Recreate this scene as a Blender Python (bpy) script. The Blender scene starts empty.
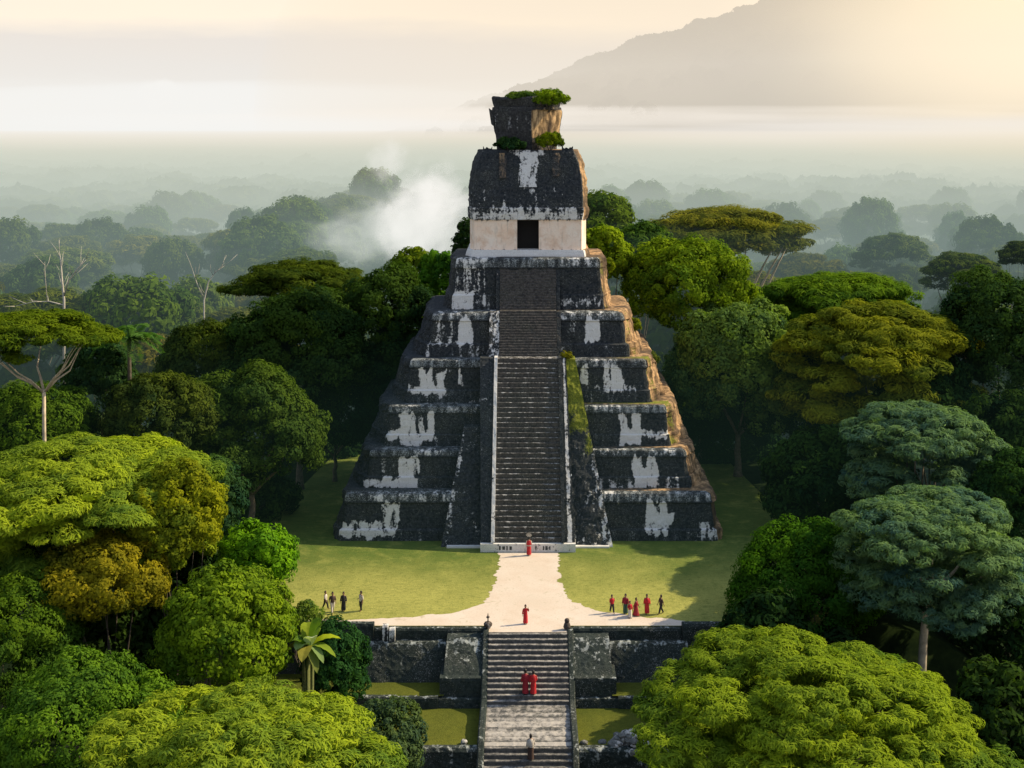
import bpy, math, random
import numpy as np
from mathutils import Vector, noise as mnoise

random.seed(7)
C = bpy.context.scene.collection
R = math.radians
# ----------------------------------------------------------------- camera model
F, CX, HY, H = 1300.0, 528.0, 130.0, 37.0      # focal length in px, principal point, camera height
def X_at(px, Y): return (px - CX) * Y / F
def Z_at(py, Y): return H - (py - HY) * Y / F
def Y_on(py, Z): return F * (H - Z) / (py - HY)

# ----------------------------------------------------------------- helpers
def mesh_np(name, V, faces_idx, nper, mat=None, smooth=False):
    """faces_idx: (n,nper) int array"""
    me = bpy.data.meshes.new(name)
    V = np.asarray(V, dtype=np.float32); Fi = np.asarray(faces_idx, dtype=np.int32)
    me.vertices.add(len(V)); me.vertices.foreach_set('co', V.ravel())
    n = len(Fi)
    me.loops.add(n * nper); me.loops.foreach_set('vertex_index', Fi.ravel())
    me.polygons.add(n)
    me.polygons.foreach_set('loop_start', np.arange(0, n * nper, nper, dtype=np.int32))
    if smooth: me.polygons.foreach_set('use_smooth', np.ones(n, dtype=bool))
    me.update(calc_edges=True)
    if mat: me.materials.append(mat)
    return me

def link(name, me, parent=None, loc=(0, 0, 0)):
    o = bpy.data.objects.new(name, me); C.objects.link(o); o.location = loc
    if parent: o.parent = parent
    return o

def tag(o, label=None, cat=None, group=None, kind=None):
    if label: o['label'] = label
    if cat: o['category'] = cat
    if group: o['group'] = group
    if kind: o['kind'] = kind
    return o

def empty(name, loc, label=None, cat=None, group=None, rz=0):
    o = bpy.data.objects.new(name, None); C.objects.link(o); o.location = loc
    o.rotation_euler = (0, 0, rz); o.empty_display_size = .5
    return tag(o, label, cat, group)

class MB:
    """collects polygons into one mesh, with float point attributes"""
    def __init__(s): s.v = []; s.f = []; s.a = {}
    def add(s, vs, fs, **attrs):
        b = len(s.v); s.v += [tuple(v) for v in vs]; s.f += [tuple(i + b for i in f) for f in fs]
        for k, x in attrs.items():
            arr = s.a.setdefault(k, {})
            for i in range(len(vs)):
                arr[b + i] = x[i] if hasattr(x, '__len__') else x
        return b
    def box(s, x0, x1, y0, y1, z0, z1, **at):
        vs = [(x0,y0,z0),(x1,y0,z0),(x1,y1,z0),(x0,y1,z0),(x0,y0,z1),(x1,y0,z1),(x1,y1,z1),(x0,y1,z1)]
        s.add(vs, [(0,3,2,1),(4,5,6,7),(0,1,5,4),(1,2,6,5),(2,3,7,6),(3,0,4,7)], **at)
    def grid(s, rows, close=False, **at):
        """rows: list of equal-length point lists"""
        n = len(rows[0]); vs = [p for r in rows for p in r]; fs = []
        for i in range(len(rows) - 1):
            for j in range(n if close else n - 1):
                k = (j + 1) % n
                fs.append((i*n+j, i*n+k, (i+1)*n+k, (i+1)*n+j))
        return s.add(vs, fs, **at)
    def tube(s, pts, rad, seg=7, cap=True, **at):
        pts = [Vector(p) for p in pts]; rows = []
        for i, p in enumerate(pts):
            d = (pts[min(i+1, len(pts)-1)] - pts[max(i-1, 0)]).normalized()
            u = d.cross(Vector((0.31, 1, .17))).normalized(); w = d.cross(u)
            r = rad[i] if hasattr(rad, '__len__') else rad
            rows.append([p + (u*math.cos(a) + w*math.sin(a))*r for a in [2*math.pi*k/seg for k in range(seg)]])
        b = s.grid(rows, True, **at)
        if cap:
            s.f.append(tuple(b + k for k in range(seg))); s.f.append(tuple(b + (len(pts)-1)*seg + k for k in reversed(range(seg))))
    def build(s, name, mat, parent=None, smooth=False, local=True, fix=True):
        off = Vector(parent.location) if (parent and local) else Vector((0, 0, 0))
        if parent and local and parent.parent: off = off + Vector(parent.parent.location)
        me = bpy.data.meshes.new(name)
        me.from_pydata([(v[0]-off.x, v[1]-off.y, v[2]-off.z) for v in s.v], [], s.f)
        for k, d in s.a.items():
            at = me.attributes.new(k, 'FLOAT', 'POINT')
            at.data.foreach_set('value', [float(d.get(i, 0.0)) for i in range(len(s.v))])
        if fix:
            import bmesh
            bm = bmesh.new(); bm.from_mesh(me); bmesh.ops.recalc_face_normals(bm, faces=bm.faces); bm.to_mesh(me); bm.free()
        if smooth: me.polygons.foreach_set('use_smooth', [True]*len(me.polygons))
        me.materials.append(mat); me.update()
        return link(name, me, parent)

def nz(x, y, z, s=1.0): return mnoise.noise(Vector((x*s, y*s, z*s)))

# ----------------------------------------------------------------- materials
class NT:
    def __init__(s, name):
        s.m = bpy.data.materials.new(name); s.m.use_nodes = True; s.t = s.m.node_tree; s.t.nodes.clear()
        s.out = s.n('ShaderNodeOutputMaterial')
    def n(s, typ, **kw):
        nd = s.t.nodes.new(typ)
        for k, v in kw.items():
            if k.startswith('i_'): nd.inputs[k[2:].replace('_', ' ')].default_value = v
            else: setattr(nd, k, v)
        return nd
    def l(s, a, b): s.t.links.new(a, b)
    def setin(s, sock, v):
        if hasattr(v, 'is_output'): s.l(v, sock)
        else: sock.default_value = v
    def math(s, op, a, b=0.0, clamp=False):
        nd = s.n('ShaderNodeMath', operation=op, use_clamp=clamp); s.setin(nd.inputs[0], a); s.setin(nd.inputs[1], b); return nd.outputs[0]
    def rng(s, v, a, b, c=0.0, d=1.0, smooth=False):
        nd = s.n('ShaderNodeMapRange'); nd.interpolation_type = 'SMOOTHSTEP' if smooth else 'LINEAR'
        s.setin(nd.inputs[0], v)
        for i, x in enumerate((a, b, c, d)): nd.inputs[i+1].default_value = x
        return nd.outputs[0]
    def mix(s, f, a, b, mode='MIX'):
        nd = s.n('ShaderNodeMix', data_type='RGBA', blend_type=mode)
        s.setin(nd.inputs[0], f)
        for so, v in ((nd.inputs[6], a), (nd.inputs[7], b)):
            if hasattr(v, 'is_output'): s.l(v, so)
            else: so.default_value = tuple(v) + (1,) if len(v) == 3 else v
        return nd.outputs[2]
    def coord(s, scale=(1, 1, 1), kind='Object'):
        tc = s.n('ShaderNodeTexCoord'); mp = s.n('ShaderNodeMapping'); mp.inputs['Scale'].default_value = scale
        s.l(tc.outputs[kind], mp.inputs[0]); return mp.outputs[0]
    def noise(s, vec, scale, detail=4, rough=.55, dist=0.0):
        nd = s.n('ShaderNodeTexNoise'); s.l(vec, nd.inputs['Vector']); nd.inputs['Scale'].default_value = scale
        nd.inputs['Detail'].default_value = detail; nd.inputs['Roughness'].default_value = rough; nd.inputs['Distortion'].default_value = dist
        return nd.outputs[0]
    def attr(s, name):
        return s.n('ShaderNodeAttribute', attribute_name=name).outputs['Fac']

def stone_mat(name, dark=(.016, .020, .024), mid=(.055, .058, .058), pale=(.66, .68, .70), tan=(.56, .37, .20), speck=0.0, bump=.42, courses=True, gain=2.6):
    t = NT(name)
    co = t.coord(); cs = t.coord((1.5, 1.5, .28))
    streak = t.noise(cs, 1.3, 5, .6); fine = t.noise(co, 4.5, 5, .65); big = t.noise(co, .35, 4, .6)
    vfine = t.noise(co, 14, 3, .6)
    n = t.math('ADD', t.math('MULTIPLY', streak, .58), t.math('MULTIPLY', fine, .42))
    dn = t.math('MULTIPLY', t.math('SUBTRACT', n, .5), gain)
    pm = t.rng(t.math('ADD', t.math('ADD', t.attr('pale'), speck), dn), .42, .60)
    spk = t.math('MULTIPLY', t.rng(t.math('ADD', vfine, t.math('MULTIPLY', big, .35)), .80, .88), .55)
    base = t.mix(t.rng(fine, .35, .75), dark, mid)
    base = t.mix(t.rng(big, .45, .7, 0, .5), base, (.035, .040, .032))
    base = t.mix(spk, base, (.42, .43, .43))
    pcol = t.mix(t.rng(vfine, .3, .7), pale, tuple(x*.72 for x in pale))
    du = t.math('MULTIPLY', t.rng(t.math('ADD', t.math('MULTIPLY', t.attr('dust'), .62), t.math('ADD', t.math('MULTIPLY', t.math('SUBTRACT', vfine, .5), 2.6), t.math('MULTIPLY', t.math('SUBTRACT', streak, .5), 2.2))), .55, 1.0), t.math('MULTIPLY', t.attr('dust'), .85))
    base = t.mix(du, base, (.34, .38, .40))
    base = t.mix(pm, base, pcol)
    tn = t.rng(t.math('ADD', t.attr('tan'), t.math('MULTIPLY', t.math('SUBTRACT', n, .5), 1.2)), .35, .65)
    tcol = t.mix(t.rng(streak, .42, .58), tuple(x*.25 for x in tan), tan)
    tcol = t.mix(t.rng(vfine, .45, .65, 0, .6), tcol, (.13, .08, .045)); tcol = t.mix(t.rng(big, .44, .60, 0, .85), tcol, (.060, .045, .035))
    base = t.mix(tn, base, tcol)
    ms = t.rng(t.math('ADD', t.attr('moss'), t.math('MULTIPLY', t.math('SUBTRACT', fine, .5), 1.2)), .4, .62)
    mcol = t.mix(t.rng(vfine, .35, .65), (.045, .075, .010), (.27, .29, .03)); mcol = t.mix(t.rng(fine, .5, .7, 0, .6), mcol, (.06, .07, .02))
    base = t.mix(ms, base, mcol)
    b = t.n('ShaderNodeBsdfPrincipled'); t.l(base, b.inputs['Base Color']); b.inputs['Roughness'].default_value = .92
    b.inputs['Specular IOR Level'].default_value = .2
    hgt = t.math('ADD', t.math('MULTIPLY', fine, .7), t.math('MULTIPLY', vfine, .35))
    if courses:
        sx = t.n('ShaderNodeSeparateXYZ'); t.l(co, sx.inputs[0])
        cb = t.n('ShaderNodeCombineXYZ'); t.l(t.math('ADD', sx.outputs[0], t.math('MULTIPLY', sx.outputs[1], .8)), cb.inputs[0]); t.l(sx.outputs[2], cb.inputs[1])
        br = t.n('ShaderNodeTexBrick'); t.l(cb.outputs[0], br.inputs['Vector']); br.inputs['Scale'].default_value = 1.0
        br.inputs['Brick Width'].default_value = .62; br.inputs['Row Height'].default_value = .3; br.inputs['Mortar Size'].default_value = .022
        br.inputs['Mortar Smooth'].default_value = .4
        hgt = t.math('SUBTRACT', hgt, t.math('MULTIPLY', br.outputs['Fac'], .35))
    bp = t.n('ShaderNodeBump'); bp.inputs['Strength'].default_value = bump; bp.inputs['Distance'].default_value = .12
    t.l(hgt, bp.inputs['Height']); t.l(bp.outputs[0], b.inputs['Normal']); t.l(b.outputs[0], t.out.inputs[0])
    return t.m

M_STONE = stone_mat('weathered_black_stone', dark=(.010, .015, .021), mid=(.062, .069, .076), pale=(.76, .77, .78), speck=.0)
M_STAIR = stone_mat('dark_stair_stone', dark=(.030, .030, .032), mid=(.12, .112, .105), pale=(.52, .52, .52), bump=.35, courses=False, gain=1.6)
M_STAIR2 = stone_mat('grey_stair_stone', dark=(.055, .06, .066), mid=(.16, .155, .15), pale=(.47, .45, .43), bump=.35, courses=False, gain=.9)
M_WALL = stone_mat('terrace_wall_stone', dark=(.014, .024, .024), mid=(.050, .064, .060), pale=(.40, .44, .44), speck=.03)
M_COMB = stone_mat('roof_comb_stone', dark=(.020, .022, .026), mid=(.075, .075, .08), pale=(.40, .42, .45), tan=(.72, .50, .28), courses=False)

def plaster_mat():
    t = NT('pale_lime_plaster'); co = t.coord(); a = t.noise(co, .7, 5, .6); f = t.noise(co, 5, 4, .6)
    sx = t.n('ShaderNodeSeparateXYZ'); t.l(co, sx.inputs[0])
    st = t.noise(t.coord((2.2, 2.2, .3)), 1.4, 4, .6)
    col = t.mix(t.rng(a, .3, .7), (.90, .70, .56), (.90, .80, .71))
    col = t.mix(t.rng(f, .55, .8, 0, .5), col, (.55, .44, .36))
    col = t.mix(t.rng(t.noise(co, .9, 6, .7, .6), .48, .66, 0, .6), col, (.66, .42, .27)); col = t.mix(t.rng(st, .54, .70, 0, .45), col, (.40, .35, .30))
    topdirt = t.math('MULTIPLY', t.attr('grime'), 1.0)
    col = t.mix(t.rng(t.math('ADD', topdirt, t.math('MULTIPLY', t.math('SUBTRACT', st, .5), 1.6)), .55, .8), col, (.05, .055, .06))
    b = t.n('ShaderNodeBsdfPrincipled'); t.l(col, b.inputs['Base Color']); b.inputs['Roughness'].default_value = .9
    bp = t.n('ShaderNodeBump'); bp.inputs['Strength'].default_value = .3; bp.inputs['Distance'].default_value = .05
    t.l(f, bp.inputs['Height']); t.l(bp.outputs[0], b.inputs['Normal']); t.l(b.outputs[0], t.out.inputs[0]); return t.m
M_PLASTER = plaster_mat()

def plain(name, col, rough=.85, var=.35, scale=8, noise_detail=3):
    t = NT(name); n = t.noise(t.coord(), scale, noise_detail)
    c = t.mix(t.rng(n, .3, .7), tuple(x*(1-var) for x in col), tuple(min(1, x*(1+var*.6)) for x in col))
    b = t.n('ShaderNodeBsdfPrincipled'); t.l(c, b.inputs['Base Color']); b.inputs['Roughness'].default_value = rough
    t.l(b.outputs[0], t.out.inputs[0]); return t.m
M_DARK = plain('doorway_shade_black', (.004, .004, .005))
M_BARK = plain('bark', (.10, .085, .065), .9, .5, 3)
M_PALEBARK = plain('pale_bark', (.50, .43, .33), .85, .35, 2)
M_DEADWOOD = plain('dead_wood', (.44, .42, .37), .8, .2, 2)
M_SKIN = plain('skin', (.23, .12, .075), .6, .1)
M_HAIR = plain('black_hair', (.012, .01, .01), .5, .2)
M_RED = plain('red_cloth', (.50, .016, .024), .8, .3, 9)
M_WINE = plain('wine_red_cloth', (.28, .010, .026), .8, .3, 9)
M_PALECLOTH = plain('pale_cloth', (.58, .54, .50), .85, .3, 14)
M_BLACKCLOTH = plain('black_cloth', (.016, .016, .022), .8, .3, 9)
M_BROWNCLOTH = plain('brown_cloth', (.06, .035, .03), .8, .3, 9)
M_GREENCLOTH = plain('green_cloth', (.03, .09, .06), .8, .3, 9)

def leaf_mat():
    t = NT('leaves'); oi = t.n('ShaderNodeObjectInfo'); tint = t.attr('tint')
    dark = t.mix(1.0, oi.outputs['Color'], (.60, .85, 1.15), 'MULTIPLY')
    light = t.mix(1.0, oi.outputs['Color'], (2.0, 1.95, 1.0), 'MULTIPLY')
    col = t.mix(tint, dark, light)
    d = t.n('ShaderNodeBsdfDiffuse'); t.l(col, d.inputs[0])
    tr = t.n('ShaderNodeBsdfTranslucent'); t.l(t.mix(1.0, col, (1.0, 1.15, .4), 'MULTIPLY'), tr.inputs[0])
    mx = t.n('ShaderNodeMixShader'); mx.inputs[0].default_value = .36; t.l(d.outputs[0], mx.inputs[1]); t.l(tr.outputs[0], mx.inputs[2])
    t.l(mx.outputs[0], t.out.inputs[0]); return t.m
M_LEAF = leaf_mat()

def lawn_mat(name, dry_lit, green, dark):
    t = NT(name); co = t.coord(kind='Object'); a = t.noise(co, .12, 4, .6, .6); f = t.noise(t.coord((.6, 2.2, 1)), 1.5, 6, .7); v = t.noise(co, 9, 3, .7)
    sx = t.n('ShaderNodeSeparateXYZ'); t.l(co, sx.inputs[0])
    g = t.rng(t.math('ADD', sx.outputs[1], t.math('MULTIPLY', t.math('SUBTRACT', a, .5), 15)), -9, 7, 0, 1, True)  # darker green toward the temple: shadow gradient painted into the grass
    c = t.mix(g, dry_lit, green)
    c = t.mix(t.rng(f, .42, .72, 0, .55), c, dark)
    c = t.mix(t.rng(v, .45, .7, 0, .45), c, tuple(x*.55 for x in green))
    wr = t.noise(co, .35, 6, .72, .2); cl = t.noise(co, 2.6, 5, .75)
    c = t.mix(t.rng(wr, .50, .72, 0, .4), c, tuple(x*1.15 for x in dry_lit)); c = t.mix(t.rng(wr, .28, .44, .5, 0), c, tuple(x*.8 for x in green))
    c = t.mix(t.rng(cl, .5, .68, 0, .5), c, tuple(x*.62 for x in green))
    b = t.n('ShaderNodeBsdfPrincipled'); t.l(c, b.inputs['Base Color']); b.inputs['Roughness'].default_value = 1.0; b.inputs['Specular IOR Level'].default_value = 0.05
    bp = t.n('ShaderNodeBump'); bp.inputs['Strength'].default_value = .5; bp.inputs['Distance'].default_value = .1
    t.l(t.math('ADD', v, cl), bp.inputs['Height']); t.l(bp.outputs[0], b.inputs['Normal']); t.l(b.outputs[0], t.out.inputs[0]); return t.m
M_LAWN = lawn_mat('plaza_grass', (.36, .36, .10), (.085, .140, .03), (.19, .20, .045))
M_LAWN2 = lawn_mat('lower_grass', (.13, .14, .022), (.060, .085, .016), (.08, .09, .02))
def path_mat():
    t = NT('pale_gravel'); co = t.coord(); a = t.noise(co, .5, 5, .6); f = t.noise(co, 7, 4, .7)
    c = t.mix(t.rng(a, .3, .7), (.56, .47, .39), (.64, .58, .52)); c = t.mix(t.rng(f, .5, .75, 0, .5), c, (.36, .29, .22))
    g = t.noise(co, 1.1, 6, .75, .8); c = t.mix(t.rng(g, .58, .70, 0, .55), c, (.27, .24, .10)); g2 = t.noise(co, .25, 4, .6); c = t.mix(t.rng(g2, .5, .7, 0, .35), c, (.44, .36, .27))
    b = t.n('ShaderNodeBsdfPrincipled'); t.l(c, b.inputs['Base Color']); b.inputs['Roughness'].default_value = .95
    t.l(b.outputs[0], t.out.inputs[0]); return t.m
M_PATH = path_mat()
def terrain_mat():
    t = NT('forest_floor'); co = t.coord(); a = t.noise(co, .05, 5); f = t.noise(co, .8, 5, .7)
    c = t.mix(t.rng(f, .35, .7), (.006, .012, .006), (.018, .030, .010)); c = t.mix(t.rng(a, .5, .75, 0, .5), c, (.03, .042, .014))
    b = t.n('ShaderNodeBsdfPrincipled'); t.l(c, b.inputs['Base Color']); b.inputs['Roughness'].default_value = 1; b.inputs['Specular IOR Level'].default_value = 0
    t.l(b.outputs[0], t.out.inputs[0]); return t.m
M_TERRAIN = terrain_mat()

def haze_mat(name, density, col):
    t = NT(name)
    ab = t.n('ShaderNodeVolumeAbsorption'); ab.inputs['Color'].default_value = (0, 0, 0, 1); ab.inputs['Density'].default_value = density
    em = t.n('ShaderNodeEmission'); em.inputs['Color'].default_value = tuple(col) + (1,); em.inputs['Strength'].default_value = density  # haze glows by emission in place of scattered daylight
    ad = t.n('ShaderNodeAddShader'); t.l(ab.outputs[0], ad.inputs[0]); t.l(em.outputs[0], ad.inputs[1]); t.l(ad.outputs[0], t.out.inputs['Volume'])
    return t.m
def puff_mat(name, density, col, scale, sharp=(.35, .75), wob=1.5):
    """soft-edged wisp: density falls off from the middle of the puff (object space radius 1)"""
    t = NT(name); tc = t.n('ShaderNodeTexCoord')
    ln = t.n('ShaderNodeVectorMath', operation='LENGTH'); t.l(tc.outputs['Object'], ln.inputs[0])
    n = t.noise(tc.outputs['Object'], scale, 4, .6, .4)
    fall = t.rng(ln.outputs['Value'], .15, .95, 1, 0, True)
    d = t.rng(t.math('ADD', fall, t.math('MULTIPLY', t.math('SUBTRACT', n, .5), wob)), sharp[0], sharp[1], 0, 1, True)
    d = t.math('MULTIPLY', d, t.rng(ln.outputs['Value'], .8, 1.0, 1, 0))
    d = t.math('MULTIPLY', d, density)
    ab = t.n('ShaderNodeVolumeAbsorption'); ab.inputs['Color'].default_value = (0, 0, 0, 1); t.l(d, ab.inputs['Density'])
    em = t.n('ShaderNodeEmission'); em.inputs['Color'].default_value = tuple(col) + (1,); t.l(d, em.inputs['Strength'])  # own glow stands in for light scattered by the mist
    ad = t.n('ShaderNodeAddShader'); t.l(ab.outputs[0], ad.inputs[0]); t.l(em.outputs[0], ad.inputs[1]); t.l(ad.outputs[0], t.out.inputs['Volume'])
    return t.m

# ----------------------------------------------------------------- terrain
def sstep(a, b, x):
    t = np.clip((x - a) / (b - a), 0, 1); return t*t*(3-2*t)
def ground(x, y):
    x = np.asarray(x, float); y = np.asarray(y, float)
    pl = (1 - sstep(27, 42, np.abs(x))) * (1 - sstep(150, 175, y))
    z = -7.2 + 7.14 * pl
    z = np.where(y < 96.95, -7.2, z)
    # wooded ridge running away to the left behind the temple, small hill behind its right side
    d = np.abs(x + 46 + (420 - y) * .0625) / 17
    z = z + 8 * np.exp(-d*d) * sstep(235, 330, y) * (1 - sstep(430, 520, y))
    z = z + 16 * np.exp(-(((x - 16)/30)**2 + ((y - 215)/30)**2))
    z = z + 2.5*np.sin(x*.021 + 1.3)*np.sin(y*.017) * sstep(170, 260, y)
    return z
def gz(x, y): return float(ground(x, y))
ys = np.concatenate([np.linspace(-40, 90, 14), [96.9, 97.0], np.linspace(100, 260, 50), np.linspace(268, 900, 80), np.geomspace(920, 9000, 50)])
xs = np.concatenate([-np.geomspace(130, 6000, 26)[::-1], np.linspace(-120, 120, 81), np.geomspace(130, 6000, 26)])
GX, GY = np.meshgrid(xs, ys); GZ = ground(GX, GY)
nv = len(xs); idx = np.arange(len(ys)*nv).reshape(len(ys), nv)
quads = np.stack([idx[:-1, :-1], idx[:-1, 1:], idx[1:, 1:], idx[1:, :-1]], -1).reshape(-1, 4)
tag(link('terrain', mesh_np('terrain', np.stack([GX, GY, GZ], -1).reshape(-1, 3), quads, 4, M_TERRAIN, True)), kind='structure')

# plaza lawn: a ragged sheet around the temple
def sheet(name, outline, z, mat, res, loc):
    """fill a polygon outline with a grid clipped to it (simple n-gon)"""
    me = bpy.data.meshes.new(name); me.from_pydata([(x-loc[0], y-loc[1], z-loc[2]) for x, y in outline], [], [tuple(range(len(outline)))])
    me.materials.append(mat); o = link(name, me, None, loc); return tag(o, kind='structure')
def ragged(pts, step=.35, amp=.3, seed=0, fr=1.0):
    out = []
    for i in range(len(pts)):
        a = Vector(pts[i]); b = Vector(pts[(i+1) % len(pts)]); L = (b-a).length; n = max(1, int(L/step)); nrm = Vector((-(b-a).y, (b-a).x)).normalized()
        for k in range(n):
            p = a.lerp(b, k/n); w = (nz(p.x, p.y, seed, .9*fr) + .6*nz(p.x, p.y, seed+9, 3.1*fr)) * amp
            if k == 0 and False: w = 0
            out.append(tuple(p + nrm*w))
    return out
sheet('lawn', [(-23, 96.99), (23, 96.99), (25, 112), (24, 130), (22, 149), (-22, 149), (-24, 130), (-25, 112)], 0.0, M_LAWN, 1, (0, 110, 0))
# pale path from the stair to the plaza edge and along it
pe = [(-16.6, 97.05), (-3.0, 97.05), (-3.0, 95.78), (3.0, 95.78), (3.0, 97.05), (12.3, 97.05)]
up = [(11.8, 98.0), (8.5, 98.9), (5.2, 100.1), (3.4, 102.0), (2.75, 105.5), (2.6, 109), (2.6, 113.85), (-2.6, 113.85), (-2.55, 109), (-2.75, 105), (-3.5, 101.6), (-5.6, 99.6), (-9.5, 98.7), (-13.5, 98.3), (-16.8, 98.1)]
rag = []
for i in range(len(up)-1):
    a = Vector(up[i]); b = Vector(up[i+1]); n = max(1, int((b-a).length/.06))
    for k in range(n):
        p = a.lerp(b, k/n); w = 0 if abs(p.y-113.85) < .1 else .25*nz(p.x, p.y, 3, .8) + .26*nz(p.x*.5, p.y*1.6, 8, 1.3) + .14*nz(p.x, p.y*2, 5, 3.1)
        rag.append((p.x + w*(1.2 if abs(p.x) < 5 else .3), p.y + w*(.2 if abs(p.x) < 3.5 else .8)))
sheet('path', pe + rag + [up[-1]], 0.006, M_PATH, 1, (0, 104, 0))

# ----------------------------------------------------------------- temple
T0 = Vector((0, 126, 0))
temple = empty('stepped_pyramid', T0, 'tall dark stepped stone pyramid with white stains and one steep central stair', 'pyramid')
YB = 143.0
def outline(W, yf, flare=2.6, depth=4.6, yb=None, step=.16, r=.35):
    yb = yb or YB
    """front face, flared weathered corners, straight sides, back"""
    pts = []
    half = [(0, yf), (W - r, yf), (W - r*.3, yf + r*.25), (W, yf + r), (W + flare*.08, yf + depth*.25), (W + flare*.55, yf + depth*.45), (W + flare*.62, yf + depth*.72), (W + flare, yf + depth), (W + flare, yb), (0, yb)]
    def walk(seq, st):
        o = []
        for i in range(len(seq)-1):
            a = Vector(seq[i]); b = Vector(seq[i+1]); n = max(1, int(round((b-a).length/st[i])))
            for k in range(n): o.append(a.lerp(b, k/n))
        return o
    return half, walk
def loft_tier(mb, z0, prof, Wb, yfb, flare, depth, yb, paint, seed, ledge=.42, sidetan=.75, amp=.07):
    """prof: list of (height, inset)"""
    half, walk = outline(Wb, yfb, flare, depth, yb)
    st = [.17, .1, .12, .3, .3, .3, .3, 1.0, 2.0]
    # fixed topology: parametrise each half outline segment
    segs = []
    for i in range(len(half)-1):
        a = Vector(half[i]); b = Vector(half[i+1]); segs.append(max(1, int(round((b-a).length/st[i]))))
    rows, pal, tan, mos, dus = [], [], [], [], []
    for (h, ins) in prof:
        fq = h/prof[-1][0]; hf, _ = outline(Wb - ins, yfb + ins, flare*(1.1 - .42*fq), depth, yb - ins)
        row = []
        for i in range(len(hf)-1):
            a = Vector(hf[i]); b = Vector(hf[i+1])
            for k in range(segs[i]): row.append((a.lerp(b, k/segs[i]), i))
        row.append((Vector(hf[-1]), len(hf)-1))
        left = [(Vector((-p.x, p.y)), i) for p, i in row[1:-1]][::-1]
        full = left[0:0] + row + left     # from front centre round the right side, back, left side, to front centre
        rr = []
        for p, i in full:
            z = z0 + h
            e = amp * (nz(p.x, p.y, z + seed, 1.1) + .6*nz(p.x, p.y, z + seed, 3.3))
            if i >= 3: e *= 3.2; e += .28*nz(p.x*.4, p.y*.9, z*.25 + seed, 1.6)
            nx, ny = (0, -1) if i < 2 else ((1 if p.x > 0 else -1) * .85, -.5)
            q = (p.x + nx*e, p.y + ny*e, z + (.05*nz(p.x, p.y, seed, 1.4) if h > prof[-1][0]*.8 else 0))
            rr.append(q)
            px = CX + F*q[0]/q[1]; py = HY + F*(H-q[2])/q[1]
            pv = 0.0
            if i < 3:
                px += 3.2*nz(q[0], q[2], seed, .55) + 2.2*nz(q[0], q[2]*.5, seed+5, 1.7); py += 4.6*nz(q[0]*2.6, q[2]*.25, seed+3, .9) + 2.0*nz(q[0]*6, q[2]*.3, seed+4, .9) + 1.5*nz(q[0]*2, q[2], seed+8, 1.5)
                for (x0, x1, y0, y1, s) in paint:
                    sx_, sy_ = 2.2, 2.6; s = s*.80
                    d = max(x0-px, px-x1, 0)/sx_; d2 = max(y0-py, py-y1, 0)/sy_
                    pv = max(pv, s*math.exp(-(d*d + d2*d2)))
            fr = h/prof[-1][0]
            if fr > .84: pv = max(pv, (ledge - .17 + .38*nz(q[0], 3, seed, .35))*(1.0 if i < 3 else .25))  # speckled highlight painted along the ledge top edges
            elif fr < .27 and i < 3: pv = max(pv, .16 + .3*nz(q[0], 7, seed, .3))
            dus.append((1.0 if fr > .80 else (.55 if fr < .28 else .12))*(1 if i < 3 else .35))  # grey speckle, strongest on ledge tops, weaker on base course and panels
            pal.append(pv)
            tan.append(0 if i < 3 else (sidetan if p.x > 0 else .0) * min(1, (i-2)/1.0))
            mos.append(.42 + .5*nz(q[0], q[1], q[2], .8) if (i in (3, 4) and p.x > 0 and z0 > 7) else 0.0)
        rows.append(rr)
    n = len(rows[0])
    b = mb.grid(rows, True, pale=pal, tan=tan, moss=mos, dust=dus)
    mb.f.append(tuple(b + (len(rows)-1)*n + k for k in range(n)))
def profile(h, inset):
    key = [(0, 0), (.27*h, .10*inset), (.30*h, .34*inset), (.78*h, .58*inset), (.80*h, .46*inset), (.92*h, .56*inset), (.97*h, .66*inset), (h, 1.0*inset)]
    out = []
    for i in range(len(key)-1):
        (a, ia), (b_, ib) = key[i], key[i+1]; n = max(1, int(round((b_-a)/.17)))
        for k in range(n): out.append((a + (b_-a)*k/n, ia + (ib-ia)*k/n))
    out.append(key[-1]); return out
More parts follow.
